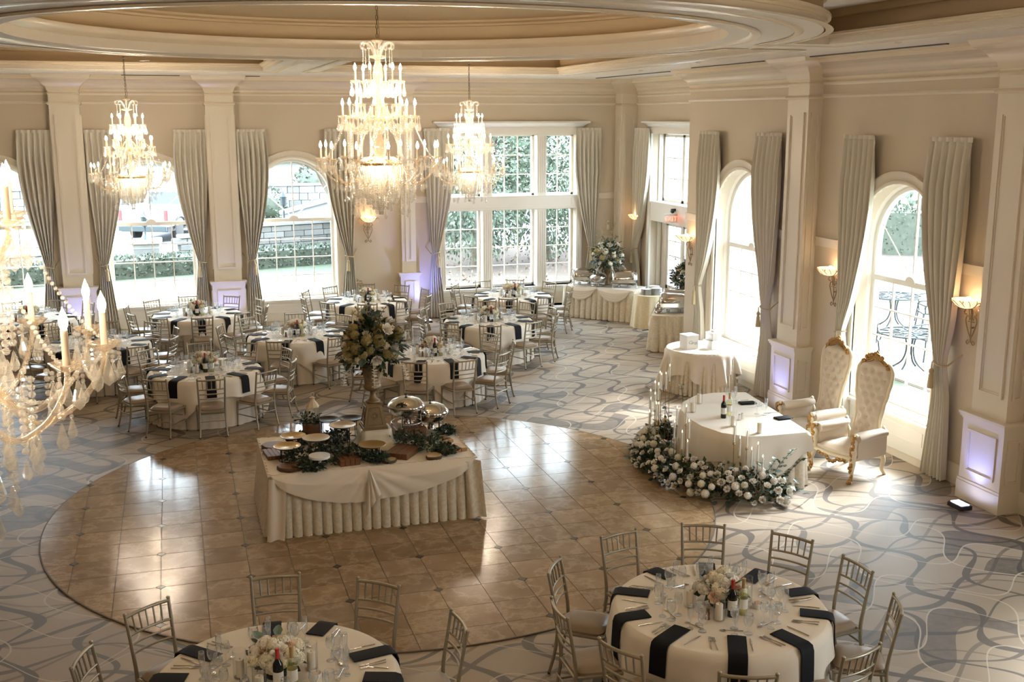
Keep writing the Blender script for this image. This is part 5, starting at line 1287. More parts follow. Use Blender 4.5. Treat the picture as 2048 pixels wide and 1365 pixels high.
# things on the table
zt=.766
bottle(7.02,13.02,zt,'red','dark wine bottle with red capsule on the sweetheart table',None); bottle(7.16,13.12,zt,'white','pale wine bottle with tan capsule on the sweetheart table',None)
for x,y,l in ((7.05,13.82,'at the far end of the sweetheart table, near the gift table'),(6.75,13.42,'behind the left candle cluster on the sweetheart table'),(6.95,12.62,'at the front middle of the sweetheart table'),(7.12,12.22,'at the near end of the sweetheart table')):
    hurricane((x,y,zt),'ivory candle in clear glass '+l,None)
for i,(x,y) in enumerate(((7.55,13.72),(7.62,12.98))):
    w='far' if i==0 else 'near'
    for nm,me,dx,dy in (('water_goblet',gob,0,0),('wine_glass',wine,-.06,.09),('champagne_flute',flu,.07,.07)):
        o=put(nm,me,None,(x+dx,y+dy,zt)); tag(o,'clear %s at the %s seat of the sweetheart table'%(nm.replace('_',' '),w),'glass')
    o=put('napkin',mesh_of(lambda m:m.chbox(-.07,-.12,0,.07,.12,.022,.008),'flat_napkin',MT['napkin']),None,(x+.16,y-.12+.1*i-.22*i,zt+.002),(0,0,pi/2-.1+.2*i)); tag(o,'folded black napkin flat at the %s seat of the sweetheart table'%w,'napkin')
    for nm,me,q in (('table_knife',knife,-.30),('dinner_fork',fork,.06)):
        o=put(nm,me,None,(x+.17,y+q,zt),(0,0,pi/2)); tag(o,'silver %s at the %s seat of the sweetheart table'%(nm.split('_')[1],w),'cutlery')
t=thing('salt_shaker','steel salt shaker on the sweetheart table by the bottles','shaker',(7.18,12.86,zt)); MB().lathe([(.0001,0),(.022,0),(.016,.06),(.017,.08),(.0001,.085)],12).build('body',MT['steel'],t,50)
t=thing('pepper_shaker','steel pepper shaker on the sweetheart table beside the salt','shaker',(7.24,12.90,zt)); MB().lathe([(.0001,0),(.022,0),(.016,.06),(.017,.08),(.0001,.085)],12).build('body',MT['steel'],t,50)
# floral bank along the front of the table on the floor
rnd=random.Random(11)
t=thing('floral_bank','deep bank of white roses and greenery round the sweetheart table front','flowers',(0,0,0))
path=bez([(7.05,14.42,0),(6.62,14.12,0),(6.35,13.62,0),(6.28,13.05,0),(6.36,12.50,0),(6.62,12.12,0),(7.0,11.86,0),(7.30,11.92,0)],12)
cum=[0]
for i in range(1,len(path)): cum.append(cum[-1]+(path[i]-path[i-1]).length)
def along(s):
    d=s*cum[-1]
    for i in range(1,len(path)):
        if cum[i]>=d:
            f=(d-cum[i-1])/(cum[i]-cum[i-1]); p=path[i-1].lerp(path[i],f); tg=(path[i]-path[i-1]).normalized(); return p,Vector((-tg.y,tg.x,0))*(-1)
    return path[-1],Vector((0,-1,0))
def bankprof(q):   # q 0 (floor, outside) .. 1 (top, against the cloth): offset outwards and height
    return (.34*(1-q**2.2)*1.0, .05+.36*q**.8)
mb=MB()
for k in range(2600):
    s=rnd.random(); p,n=along(s); q=rnd.random(); o_,h=bankprof(q); end=min(1,min(s,1-s)*7+.35)
    c=p+n*(o_*end*rnd.uniform(.5,1.15)-.02); c.z=h*end*rnd.uniform(.6,1.05)
    d=(n*rnd.uniform(.2,1)+Vector((rnd.uniform(-.8,.8),rnd.uniform(-.8,.8),rnd.uniform(-.2,1)))).normalized(); f=d.orthogonal().normalized(); f=(Matrix.Rotation(rnd.random()*6,3,d)@f); l=rnd.uniform(.05,.10)
    mb.add([tuple(c),tuple(c+d*l*.5+f*l*.26),tuple(c+d*l),tuple(c+d*l*.5-f*l*.26)],[(0,1,2,3)])
mb.v=[(a,b,max(.004,c)) for a,b,c in mb.v]
o=mb.build('filler_foliage',MT['leaf'],t); o['kind']='stuff'
placed=[]
tries=0
while len(placed)<118 and tries<5000:
    tries+=1
    s=rnd.uniform(.01,.99); p,n=along(s); q=rnd.uniform(.02,1.0); o_,h=bankprof(q); end=min(1,min(s,1-s)*7+.45)
    c=p+n*(o_*end+.03); c.z=max(.05,h*end)
    if any((c-e).length<.088 for e in placed): continue
    placed.append(c); d=(n*(1-.5*q)+Vector((0,0,.35+.7*q))+Vector((rnd.uniform(-.3,.3),)*3)).normalized()
    me=rnd.choice([rose,rose,rose,rose,hydw,hyd,rose,hydw]); big=me in (hyd,hydw)
    put('hydrangea' if big else 'rose',me,t,c,aim(d,rnd.random()*6),rnd.uniform(.7,.95) if big else rnd.uniform(.8,1.2))
for k in range(170):
    s=rnd.uniform(0,1); 
    if k<70: s=rnd.choice([rnd.uniform(.80,1.0),rnd.uniform(0,.12)])
    p,n=along(s); q=rnd.random(); o_,h=bankprof(q); c=p+n*(o_*rnd.uniform(.6,1.25)); c.z=max(.03,h*rnd.uniform(.4,1.4)); d=(n+Vector((rnd.uniform(-1,1),rnd.uniform(-1,1),rnd.uniform(-.4,1)))).normalized()
    put('leaf',rnd.choice([rleaf,leafe,leafe,leaf,rleaf]),t,c,leaf_rot(d),rnd.uniform(1.0,1.7))
# eucalyptus sprays standing up at both ends
for (x,y,hh,lean) in ((7.18,11.98,.62,(.25,-.1)),(7.02,11.92,.55,(.1,-.15)),(7.34,12.0,.42,(.35,.05)),(7.0,14.15,.95,(-.05,.05)),(6.72,13.98,.7,(-.1,.05))):
    mb=MB(); P=bez([(x,y,.1),(x+lean[0]*.3,y+lean[1]*.3,hh*.6),(x+lean[0],y+lean[1],hh)],5); mb.tube(P,.004,5); mb.build('eucalyptus_stem',MT['stem'],t)
    for i in range(3,len(P)):
        for sgn in (-1,1):
            a=rnd.random()*6; d=Vector((cos(a)*sgn,sin(a)*sgn,.2)); put('leaf',rleaf,t,P[i],leaf_rot(d),rnd.uniform(.9,1.4))
# taper candles on brass stems
def taper(x,y,h,label):
    t=thing('taper_candle',label,'candle',(x,y,0),0,'taper candles in the floral bank')
    key='tap%d'%int(h*100)
    MESH(key,lambda:MB().lathe([(.0001,0),(.045,0),(.045,.006),(.006,.012),(.0045,h-.03),(.012,h-.02),(.02,h-.015),(.02,h-.01),(.011,h-.008),(.012,h+.012),(.0001,h+.012)],10).mesh('candlestick',MT['brass'],50))
    put('candlestick',KIDS[key],t)
    put('wax',MESH('tapw',lambda:MB().lathe([(.0001,0),(.011,0),(.0095,.22),(.006,.232),(.0001,.232)],10).mesh('taper_wax',MT['wax'],60)),t,(0,0,h+.004))
    put('flame',MESH('tapf',lambda:MB().lathe([(.0001,0),(.004,.006),(.0048,.012),(.003,.022),(.0001,.034)],8).mesh('flame',MT['flame'],179)),t,(0,0,h+.238))
    put('glass_chimney',MESH('tapg',lambda:MB().lathe([(.021,-.012),(.024,.0),(.024,.27),(.023,.27)],12).mesh('glass_chimney',MT['glass'],60)),t,(0,0,h))
cl=[ # px-measured clusters: (along, outward offset, height)
 (.07,-.02,.98),(.10,.05,.86),(.12,-.06,.90),(.15,.06,.78),(.17,-.03,.95),(.20,.08,.70),(.22,-.04,.82),(.24,.06,.62),(.265,.0,.72),(.29,-.05,.60),(.31,.08,.50),(.33,.0,.64),
 (.53,-.03,.76),(.555,.06,.60),(.58,-.06,.82),(.60,.05,.50),(.62,.0,.66),(.64,.09,.42),
 (.80,-.03,.72),(.825,.06,.58),(.845,-.06,.66),(.865,.04,.44),(.885,-.02,.50),(.90,.07,.36)]
ords=['first','second','third','fourth','fifth','sixth','seventh','eighth','ninth','tenth','eleventh','twelfth']
for i,(s,off,h) in enumerate(cl):
    p,n=along(s); c=p+n*(off+.06)
    if i<12: lab='lit taper, %s from the far end of the left candle cluster'%ords[i]
    elif i<18: lab='lit taper, %s from the left of the middle candle cluster'%ords[i-12]
    else: lab='lit taper, %s from the left of the near candle cluster'%ords[i-18]
    taper(c.x,c.y,h,lab)
# ---- thrones
def throne_proto():
    t=bpy.data.objects.new('throne_chair',None); C.objects.link(t)
    V=MT['velvet']; F=MT['throne']; GLD=MT['goldleaf']
    # local: sitter faces +y, back at -y
    W_=.34
    m=MB(); m.grid(15,11,lambda u,v:((u-.5)*2*.29*(1-.02*v),-.24+.56*v,.40+.065*(1-abs(2*u-1)**4)**.5*(1-abs(2*v-1)**6)**.5)); m.box(-.30,-.25,.30,.30,.325,.405); put('seat_cushion',fixn(m.mesh('seat',V,60)),t)
    # waisted back: half-width by height
    def hw(z):
        pts=[(.40,.235),(.60,.205),(.80,.195),(1.0,.215),(1.2,.25),(1.4,.275),(1.52,.27),(1.60,.225),(1.66,.12),(1.675,.0)]
        for (a,wa),(b,wb) in zip(pts,pts[1:]):
            if a<=z<=b: return lerp(wa,wb,sstep(a,b,z) if b<1.5 else (z-a)/(b-a))
        return 0
    lean=lambda z:-.26-.17*((z-.4)/1.27)
    def outline(k): # closed outline of the back
        zs=[.40+1.27*i/30 for i in range(31)]
        L=[(-hw(z),z) for z in zs]; R_=[(hw(z),z) for z in zs[::-1]]
        return L+R_
    buttons=[]
    for r in range(9):
        z=.58+r*.115
        for c in range(-2,3):
            x=(c+(.5 if r%2 else 0))*.125
            if abs(x)<hw(z)-.05: buttons.append((x,z))
    def tuft(x,z):
        d=min((x-a)**2+((z-b)*.9)**2 for a,b in buttons); k=.030*(1-math.exp(-d/.0016))
        dm=min(abs(((x/.125+(z-.58)/.23)%1)-.5),abs(((x/.125-(z-.58)/.23)%1)-.5)); 
        return k-.010*math.exp(-((.5-dm)/.05)**2)
    def fr(u,v):
        z=.41+1.235*v; w=max(.01,hw(z)-.02); x=(u-.5)*2*w; e=(1-abs(2*u-1)**6)
        return (x,lean(z)+.025+(tuft(x,z)+.012)*max(0,e)*min(1,(1.645-z)*16),z)
    m=MB(); m.grid(33,70,fr); put('tufted_back',fixn(m.mesh('tufted_back',V,80)),t)
    m=MB(); 
    for i,(x,z) in enumerate(buttons): m.ball((x,lean(z)+.036,z),.011,7,4,(1,.6,1))
    o=m.build('back_buttons',V,t,80); o['kind']='stuff'
    m=MB(); m.grid(15,30,lambda u,v:((u-.5)*2*max(.01,hw(.40+1.25*v)-.01),lean(.40+1.25*v)-.015-.02*(1-(2*u-1)**2),.40+1.25*v)); put('back_panel',fixn(m.mesh('back_panel',V,80)),t)
    zs=[.36+1.315*i/40 for i in range(41)]
    fr_pts=[(-hw(max(.4,z)),lean(z)+.012,z) for z in zs]+[(hw(max(.4,z)),lean(z)+.012,z) for z in zs[::-1]]
    m=MB(); m.tube(fr_pts,.024,8); m.build('back_frame',F,t,70)
    # carved crest
    m=MB(); rr=random.Random(2)
    for sgn in (-1,1):
        m.tube(bez([(0,lean(1.7)+.03,1.74),(sgn*.05,lean(1.7)+.04,1.69),(sgn*.10,lean(1.68)+.035,1.67),(sgn*.15,lean(1.66)+.035,1.645),(sgn*.20,lean(1.62)+.03,1.60),(sgn*.225,lean(1.58)+.03,1.56),(sgn*.20,lean(1.57)+.03,1.55)],5),[.026-.0005*i for i in range(31)],7)
        m.tube(bez([(sgn*.02,lean(1.7)+.045,1.70),(sgn*.06,lean(1.7)+.05,1.655),(sgn*.11,lean(1.66)+.045,1.63),(sgn*.13,lean(1.64)+.04,1.60),(sgn*.10,lean(1.62)+.04,1.595)],5),.016,6)
        for q in range(7):
            a=q/6; x=sgn*(.02+.18*a); z=1.725-.13*a*a-.0*a; m.ball((x,lean(z)+.05+rr.uniform(-.01,.012),z+rr.uniform(-.03,.025)),rr.uniform(.022,.036),7,5,(1,.7,1.2)); m.ball((x*.9,lean(z)+.045,z-.045+rr.uniform(-.015,.015)),rr.uniform(.016,.026),6,4,(1,.6,1.2))
    m.ball((0,lean(1.72)+.045,1.735),.035,8,6,(.9,.6,1.3)); m.lathe([(.018,0),(.03,.02),(.012,.05),(.0001,.07)],8,(0,lean(1.74)+.03,1.745)); put('crest',fixn(m.mesh('crest',GLD,60)),t)
    # arms: rolled, upholstered
    for s in (-1,1):
        m=MB(); P=[(s*(.315-.02*sin(i/9*pi)),-.27+.56*i/9,.66-.012*i/9) for i in range(10)]
        m.tube(P,[.058,.064,.066,.068,.070,.072,.074,.076,.076,.070],14,True); m.box(min(s*.285,s*.345),-.27,.33,max(s*.285,s*.345),.28,.66); put('arm',fixn(m.mesh('arm_pad',V,60)),t)
        # carved arm post running into a cabriole front leg
        P=bez([(s*.325,.29,.69),(s*.335,.34,.70),(s*.335,.36,.655),(s*.325,.335,.60),(s*.33,.355,.50),(s*.325,.345,.42),(s*.325,.355,.30),(s*.335,.375,.18),(s*.33,.355,.08),(s*.34,.385,.02),(s*.345,.41,.03)],4)
        rad=[.030,.030,.034,.038,.036,.030,.026,.026,.028,.030,.034,.038,.040,.038,.036,.036,.040,.044,.046,.046,.044,.042,.040,.040,.042,.042,.040,.036,.032,.028,.024,.021,.020,.019,.019,.020,.022,.025,.027,.027,.022]
        m=MB(); m.tube(P,rad[:len(P)],9); put('leg',m.mesh('front_leg',F,60),t).name='leg'
        m=MB(); 
        for q in range(34):
            i=int(q/34*len(P)); p=P[i]; m.ball((p.x+rr.uniform(-.018,.018),p.y+rad[min(i,len(rad)-1)]*.85+rr.uniform(-.004,.006),p.z+rr.uniform(-.012,.012)),rr.uniform(.016,.027),6,4,(1,.7,1.4))
        m.ball((s*.335,.365,.685),.036,9,6); put('arm_carving',fixn(m.mesh('arm_carving',GLD,60)),t)
        m=MB(); m.tube(bez([(s*.29,-.25,.34),(s*.30,-.28,.22),(s*.29,-.27,.10),(s*.305,-.32,.0)],5),[.034-.0009*i for i in range(16)],8); put('leg',m.mesh('rear_leg',F,60),t)
        m=MB(); m.tube(bez([(s*.24,-.29,.46),(s*.30,-.27,.60),(s*.32,-.24,.70),(s*.29,-.25,.74)],5),.022,7); m.build('arm_scroll',F,t,60)
    # apron
    m=MB(); m.tube([(-.33,.335,.34),(0,.345,.325),(.33,.335,.34)],.030,8,True,1.3); m.tube([(-.32,.30,.35),(-.30,-.26,.36)],.026,8); m.tube([(.32,.30,.35),(.30,-.26,.36)],.026,8); m.tube([(-.30,-.26,.36),(.30,-.26,.36)],.026,8); m.build('seat_rail',F,t,60)
    m=MB()
    for q in range(26):
        a=-1+2*q/25; m.ball((a*.22,.372+rr.uniform(-.006,.01),.30-.075*math.exp(-(a/.28)**2)+rr.uniform(-.015,.02)),rr.uniform(.018,.030),6,4,(1,.6,1.1))
    put('apron_carving',fixn(m.mesh('apron_carving',GLD,60)),t)
    return t
th=throne_proto(); tag(th,'near tufted cream throne with gold carved crest, at the table end','chair','tufted thrones'); th.scale=(1.08,1,.925); th.location=(8.70,12.48,0); th.rotation_euler=(0,0,pi/2+.24)
c=copy_tree(th,None,(8.80,13.60,0),pi/2+.14); tag(c,'rear tufted cream throne with gold carved crest, nearer the lit pillar','chair','tufted thrones')
# ================================================================ CHANDELIERS
def drop_mesh(h,w,seg=7): return MB().lathe([(.0001,0),(w*.3,-h*.12),(w*.62,-h*.4),(w,-h*.68),(w*.75,-h*.87),(.0001,-h)],seg).mesh('crystal_drop',MT['crystal2'],20)
DR1=drop_mesh(.085,.020); DR2=drop_mesh(.12,.024,8)
BEADM=None
def beads(mb,pts,r,mat=0,seg=6):
    for p in pts: mb.ball(p,r,seg,4)
def swag_pts(a,b,sag,n):
    a=Vector(a);b=Vector(b); return [tuple(a.lerp(b,i/n)+Vector((0,0,-sag*4*(i/n)*(1-i/n)))) for i in range(n+1)]
# one arm for each tier (arm points outward along +x), shared by every chandelier
TIERS=[(6,.27,1.545,.15,0.0),(6,.27,1.275,.12,.52),(8,.43,1.14,.17,-.30),(12,.70,.65,.30,-.04)]   # count, radius, cup height, dip, phase (heights above the lowest bead)
CUP=MB().lathe([(.0001,-.03),(.018,-.02),(.045,-.005),(.062,.012),(.058,.014),(.03,.004),(.0001,.0)],14,wob=lambda a,i:1+.06*cos(7*a)*(i>1)).mesh('bobeche',MT['crystal'],60)
CAN=MB().lathe([(.0001,.0),(.0145,.0),(.0135,.012),(.0125,.13),(.0001,.132)],10).mesh('candle_sleeve',MT['candle'],50)
BUL=MB().lathe([(.0001,.0),(.009,.0),(.0155,.018),(.0165,.032),(.012,.052),(.005,.068),(.0001,.082)],8).mesh('candle_bulb',MT['bulb'],179)
STR=MB(); beads(STR,[(0,0,-.018*i) for i in range(1,4)],.0085); STR=STR.mesh('bead_string',MT['crystal2'],30)
def chand(x,y,top,label,chain_top):
    t=thing('chandelier',label,'chandelier',(x,y,top-2.02),0,'crystal chandeliers')
    if 'chn' in KIDS:
        for o in list(KIDS['chn'].children):
            if o.name.startswith(('chain','cord')): continue
            copy_tree(o,t)
    else:
        KIDS['chn']=t
        m=MB(); m.lathe([(.0001,.45),(.10,.46),(.13,.50),(.10,.54),(.05,.58),(.045,.66),(.07,.72),(.09,.80),(.06,.86),(.035,.90),(.035,1.0),(.055,1.06),(.075,1.12),(.05,1.18),(.03,1.22),(.03,1.28),(.06,1.34),(.05,1.40),(.028,1.46),(.028,1.50),(.055,1.56),(.062,1.62),(.045,1.72),(.022,1.78),(.03,1.80)],16,wob=lambda a,i:1+.05*cos(8*a)); m.build('stem',MT['crystal'],t,40)
        m=MB(); m.lathe([(.03,1.80),(.095,1.815),(.10,1.84),(.03,1.85)],20); m.build('crown_dish',MT['crystal'],t,50)
        for k in range(8):
            a=2*pi*k/8; m=MB(); m.tube(bez([(.03,0,1.83),(.06,0,1.90),(.10,0,1.96),(.155,0,1.99),(.195,0,1.965),(.19,0,1.925),(.155,0,1.92)],5),.011,7); o=m.build('crown_scroll',MT['crystal2'],t,60); o.rotation_euler=(0,0,a)
            o2=MB(); beads(o2,[(.17,0,1.91-.02*i) for i in range(8)],.008); o2.ball((.17,0,1.73),.016,6,5,(1,1,1.7)); o2=o2.build('bead_string',MT['crystal2'],t,30); o2.rotation_euler=(0,0,a)
        m=MB(); m.lathe([(.045,1.99),(.06,2.0),(.065,2.02),(.0001,2.02)],16); m.build('top_cap',MT['crystal'],t,50)
        for ti,(n,R,z,dip,ph) in enumerate(TIERS):
            P=bez([(.05,0,z-.10+dip*.35),(R*.30,0,z-.05+dip*.1),(R*.58,0,z-.06-dip*.75),(R*.82,0,z-.07-dip*.55),(R*.97,0,z-.06-dip*.15),(R,0,z-.02)],5)
            am=MB().tube(P,[.015-.0002*i for i in range(len(P))],7).mesh('arm',MT['crystal'],60)
            for k in range(n):
                a=2*pi*k/n+ph; o=put('arm',am,t,None,(0,0,a))
                put('bobeche',CUP,o,(R,0,z)); put('candle_sleeve',CAN,o,(R,0,z)); put('bulb',BUL,o,(R,0,z+.131))
                for q in range(5):
                    b=2*pi*q/5+.3; cx_,cy2=R+.052*cos(b),.052*sin(b)
                    put('bead_string',STR,o,(cx_,cy2,z)); put('crystal_drop',DR1 if (q+ti)%2 else DR2,o,(cx_,cy2,z-.055))
                if ti==3: put('crystal_drop',DR2,o,(R*.60,0,z-.06-dip*.78)); put('bead_string',STR,o,(R*.80,0,z-.07-dip*.5)); put('crystal_drop',DR1,o,(R*.80,0,z-.13-dip*.5))
        # bead swags between the tiers
        for (na,Ra,za,Rb,zb,sag,nb) in ((8,.42,1.12,.68,.66,.05,24),(8,.26,1.25,.42,1.12,.02,9),(6,.26,1.50,.26,1.27,.0,10),(8,.13,1.10,.30,.66,.03,22)):
            mm=MB(); beads(mm,swag_pts((Ra,0,za),(Rb,0,zb),sag,nb),.0085); me=mm.mesh('bead_swag',MT['crystal2'],30)
            for k in range(na): put('bead_swag',me,t,None,(0,0,2*pi*k/na+.2))
        mm=MB(); beads(mm,swag_pts((.42,0,1.10),(.42*cos(pi/4),.42*sin(pi/4),1.10),.10,16),.0085); me=mm.mesh('bead_swag',MT['crystal2'],30)
        for k in range(8): put('bead_swag',me,t,None,(0,0,2*pi*k/8+.2))
        mm=MB(); beads(mm,swag_pts((.70,0,.64),(.70*cos(pi/6),.70*sin(pi/6),.64),.10,20),.0085); me=mm.mesh('bead_swag',MT['crystal2'],30)
        for k in range(12): put('bead_swag',me,t,None,(0,0,2*pi*k/12+.1))
        # hanging bead basket
        m=MB(); m.lathe([(.20,.565),(.26,.57),(.265,.60),(.20,.605)],24); m.build('basket_ring',MT['brass'],t,50)
        for (Rr,nn,z0,z1) in ((.255,30,.565,.20),(.20,22,.56,.12),(.13,14,.55,.06),(.06,7,.54,.0)):
            mm=MB(); nb=int((z0-z1)/.024); beads(mm,[(Rr-.035*(i/nb)**2,0,z0-.024*i) for i in range(nb)],.0125,0,6); mm.ball((Rr-.036,0,z1),.015,6,5,(1,1,1.6)); me=mm.mesh('bead_strand',MT['crystal2'],20)
            for k in range(nn): put('bead_strand',me,t,None,(0,0,2*pi*k/nn+Rr))
        for (Rr,nn,z0,nb,br) in ((.37,14,1.05,14,.0155),(.42,16,.52,9,.0145),(.34,12,.46,13,.0145),(.52,12,.50,5,.013)):
            mm=MB(); beads(mm,[(Rr,0,z0-.030*i) for i in range(nb)],br,0,7); me=mm.mesh('bead_strand',MT['crystal2'],20)
            for k in range(nn):
                o=put('bead_strand',me,t,None,(0,0,2*pi*k/nn+Rr*3)); put('crystal_drop',DR2 if k%2 else DR1,o,(Rr,0,z0-.030*nb))
        for k in range(4): put('bulb',BUL,t,(.10*cos(k*pi/2),.10*sin(k*pi/2),.585),(pi,0,0),1.5)
    # chain and cord
    L=chain_top-top; n=max(2,int((L-.05)/.052)); link=MESH('link',lambda:MB().tube([(.011*cos(2*pi*k/12),0,.022*sin(2*pi*k/12)*1.3) for k in range(13)],.0045,5).mesh('chain_link',MT['chain'],60))
    for k in range(n): put('chain_link',link,t,(0,0,2.04+.028+.052*k),(0,0,pi/2*(k%2)))
    n2=L+2.02
    MB().lathe([(.0001,n2-.02),(.05,n2-.015),(.07,n2-.003),(.0001,n2)],14).build('ceiling_rose',MT['chain'],t,50)
    m=MB(); m.tube(bez([(.02,0,2.0),(.03,.02,2.1),(.012,0,2.4),(.01,0,n2)],5),.003,5); m.build('cord',MT['chain'],t)
    return t
chand(2.4,13.2,5.69,'large lit crystal chandelier under the middle of the ceiling dome',6.43)
chand(-.72,22.0,5.14,'lit crystal chandelier hanging before the leftmost full arched window',6.12)
chand(5.85,22.0,5.14,'lit crystal chandelier hanging before the tall triple window',6.12)
chand(-.985,4.45,5.31,'nearest crystal chandelier, cut off by the frame at far left',6.12)

chand(5.80,4.45,5.31,'crystal chandelier over the near right quarter, outside the frame',6.12)  # unseen, added by symmetry to bring lamp light to the foreground
# ================================================================ GIFT TABLE
t=thing('gift_table','round card table under ivory cloth by the near arched window','table',(8.86,17.38,0)); R_=.60
m=MB(); m.prism(circ(0,0,R_-.03,36),.73,.752); m.build('tabletop',MT['oak'],t); table_legs(t,R_,.73)
put('pleated_skirt',fixn(pleat_skirt(circ(0,0,R_-.01,24),.74,.12,.05,.02).mesh('pleated_skirt',MT['skirt'],70)),t)
o=put('tablecloth',cloth_to(overlay_mesh(R_,1.0,.770,8,.6,None,200,.13,.26),'tablecloth','cloth'),None,(8.86,17.38,0)); tag(o,'ivory overlay cloth falling in points on the gift table','tablecloth')
t=thing('card_box','square white card box with grey script on the gift table','box',(8.62,17.36,.768),.12); MB().chbox(-.12,-.12,0,.12,.12,.235,.004).build('body',MT['box'],t); MB().chbox(-.125,-.125,.235,.125,.125,.255,.004).build('lid',MT['box'],t); MB().box(-.06,-.012,.2545,.06,.012,.256).build('slot',MT['ink'],t)
fc=bpy.data.curves.new('card_script','FONT'); fc.body='Cards'; fc.size=.085; fc.align_x='CENTER'; fc.align_y='CENTER'; fc.extrude=.0008; fc.shear=.35; fc.space_character=.85
text_mesh(fc,t,(0,-.1215,.12),(pi/2,.18,0),MT['ink'])
for nm,x,y,z,s,h,l in (('gift_box',9.02,17.22,.768,.12,.155,'lower marbled box of the stack on the gift table'),('gift_box',9.04,17.24,.9245,.10,.135,'upper marbled box of the stack on the gift table')):
    t=thing(nm,l,'box',(x,y,z),.2); MB().chbox(-s,-s,0,s,s,h*.72,.004).build('body',MT['boxm'],t); MB().chbox(-s-.004,-s-.004,h*.72,s+.004,s+.004,h,.004).build('lid',MT['boxm'],t)
t=thing('gift_bow_box','small white favour box on top of the marbled stack','box',(9.06,17.26,1.061),.4); MB().chbox(-.05,-.04,0,.05,.04,.035,.004).build('body',MT['box'],t); MB().ball((0,0,.045),.02,8,5,(1.6,1,.7)).build('bow',MT['box'],t,80)

# ================================================================ FAR BUFFET CORNER
def rect(cx,cy_,L,Wd,a): return [(cx+cos(a)*sx*L/2-sin(a)*sy*Wd/2, cy_+sin(a)*sx*L/2+cos(a)*sy*Wd/2) for sx,sy in ((-1,-1),(1,-1),(1,1),(-1,1))]
def draped(name,label,cx,cy_,L,Wd,a,swags=2):
    t=thing(name,label,'table',(cx,cy_,0),a); p=rect(0,0,L,Wd,0); z=.762
    MB().box(-L/2,-Wd/2,z-.035,L/2,Wd/2,z-.014).build('tabletop',MT['oak'],t)
    [MB().tube([(x,y,0),(x,y,z-.03)],.016,6).build('leg',MT['blk'],t) for x in (-L/2+.1,L/2-.1) for y in (-Wd/2+.1,Wd/2-.1)]
    top_cloth(p,z).build('top_cloth',MT['cloth'],t,40)
    put('pleated_skirt',fixn(pleat_skirt(p,z-.004,.14,.06,.03).mesh('pleated_skirt',MT['skirt'],70)),t)
    for k in range(swags): put('swag',fixn(swag(-L/2+L*k/swags,-L/2+L*(k+1)/swags,-Wd/2-.03,z+.001,.30).mesh('swag',MT['cloth'],60)),t)
    return t
A1=-pi/4-.02
draped('buffet_table','swagged buffet table set across the far corner',9.93,24.68,1.80,.76,A1,2)
def atl(cx,cy_,a,x,y): return (cx+cos(a)*x-sin(a)*y, cy_+sin(a)*x+cos(a)*y)
def rolltop(x,y,z,rz,label,warm=False):
    t=thing('roll_top_chafing_dish',label,'chafing dish',(x,y,z),rz,'roll top chafing dishes'); ST=MT['steel']
    for sx in (-1,1):
        for sy in (-1,1):
            m=MB(); m.tube([(sx*.29,sy*.19,0),(sx*.28,sy*.18,.10),(sx*.28,sy*.18,.20)],.012,6); m.ball((sx*.29,sy*.19,.006),.018,8,5); m.build('leg',ST,t,60)
    MB().box(-.30,-.20,.13,.30,.20,.20).build('water_pan',ST,t); MB().box(-.315,-.215,.195,.315,.215,.21).build('rim',ST,t)
    m=MB(); rk=lambda u:.20*(1-.30*abs(2*u-1)**7); m.grid(13,18,lambda u,v:((u-.5)*.60,-rk(u)*cos(pi*v),.21+rk(u)*sin(pi*v))); 
    for s in (-1,1): m.add([(s*.30,0,.21)]+[(s*.30,-.14*cos(pi*k/16),.21+.14*sin(pi*k/16)) for k in range(17)],[(0,k,k+1) for k in range(1,17)])
    put('roll_lid',fixn(m.mesh('roll_lid',ST,40)),t)
    m=MB(); m.tube([(s_,-.205*cos(pi*k/16),.21+.205*sin(pi*k/16)) for s_ in (-.285,) for k in range(17)],.011,6); m.build('hinge_band',ST,t,60); m=MB(); m.tube([(.285,-.205*cos(pi*k/16),.21+.205*sin(pi*k/16)) for k in range(17)],.011,6); m.build('hinge_band',ST,t,60)
    m=MB(); m.tube([(-.10,-.20,.25),(-.10,-.25,.26),(.10,-.25,.26),(.10,-.20,.25)],.009,6); m.build('handle',ST,t,60)
    for s in (-.12,.12): MB().lathe([(.0001,0),(.04,0),(.04,.06),(.0001,.065)],12,(s,0,.0)).build('fuel_can',ST,t,50)
    return t
for x,y,f,l in ((-.55,.02,rolltop,'steel roll top chafing dish at the left of the far corner buffet'),(.50,.05,rolltop,'open-ended steel roll top chafing dish at the right of the far corner buffet')):
    p=atl(9.93,24.68,A1,x,y); f(p[0],p[1],.763,A1+(.5 if x>0 else .6),l)
p=atl(9.93,24.68,A1,-.10,-.16); chafer_round(p[0],p[1],.763,.2,'small round steel chafing dish in the middle of the far corner buffet',.85)
def small_urn(x,y,z,label,h=.42):
    t=thing('flower_urn',label,'urn',(x,y,z)); MB().lathe([(.0001,0),(.08,0),(.085,.02),(.05,.05),(.025,.10),(.022,.22),(.04,.25),(.085,.30),(.10,.36),(.115,.42),(.105,.42),(.08,.34),(.0001,.30)],20,wob=lambda a,i:1+.03*cos(10*a)).build('vase',MT['urn'],t,60); return t
p=atl(9.93,24.68,A1,-.02,.24); small_urn(p[0],p[1],.763,'slim antique urn at the back of the far corner buffet'); tall_flowers(p[0],p[1],1.13,1.15,'white and green flower arrangement on the far corner buffet',9,[hydw,hydg,rose,hyd,rose,hydw],30)
t=thing('round_table','small round plate table in pale gold cloth in the far corner','table',(10.52,23.22,0)); m=MB(); m.prism(circ(0,0,.37,32),.73,.755); m.build('tabletop',MT['oak'],t); table_legs(t,.4,.73)
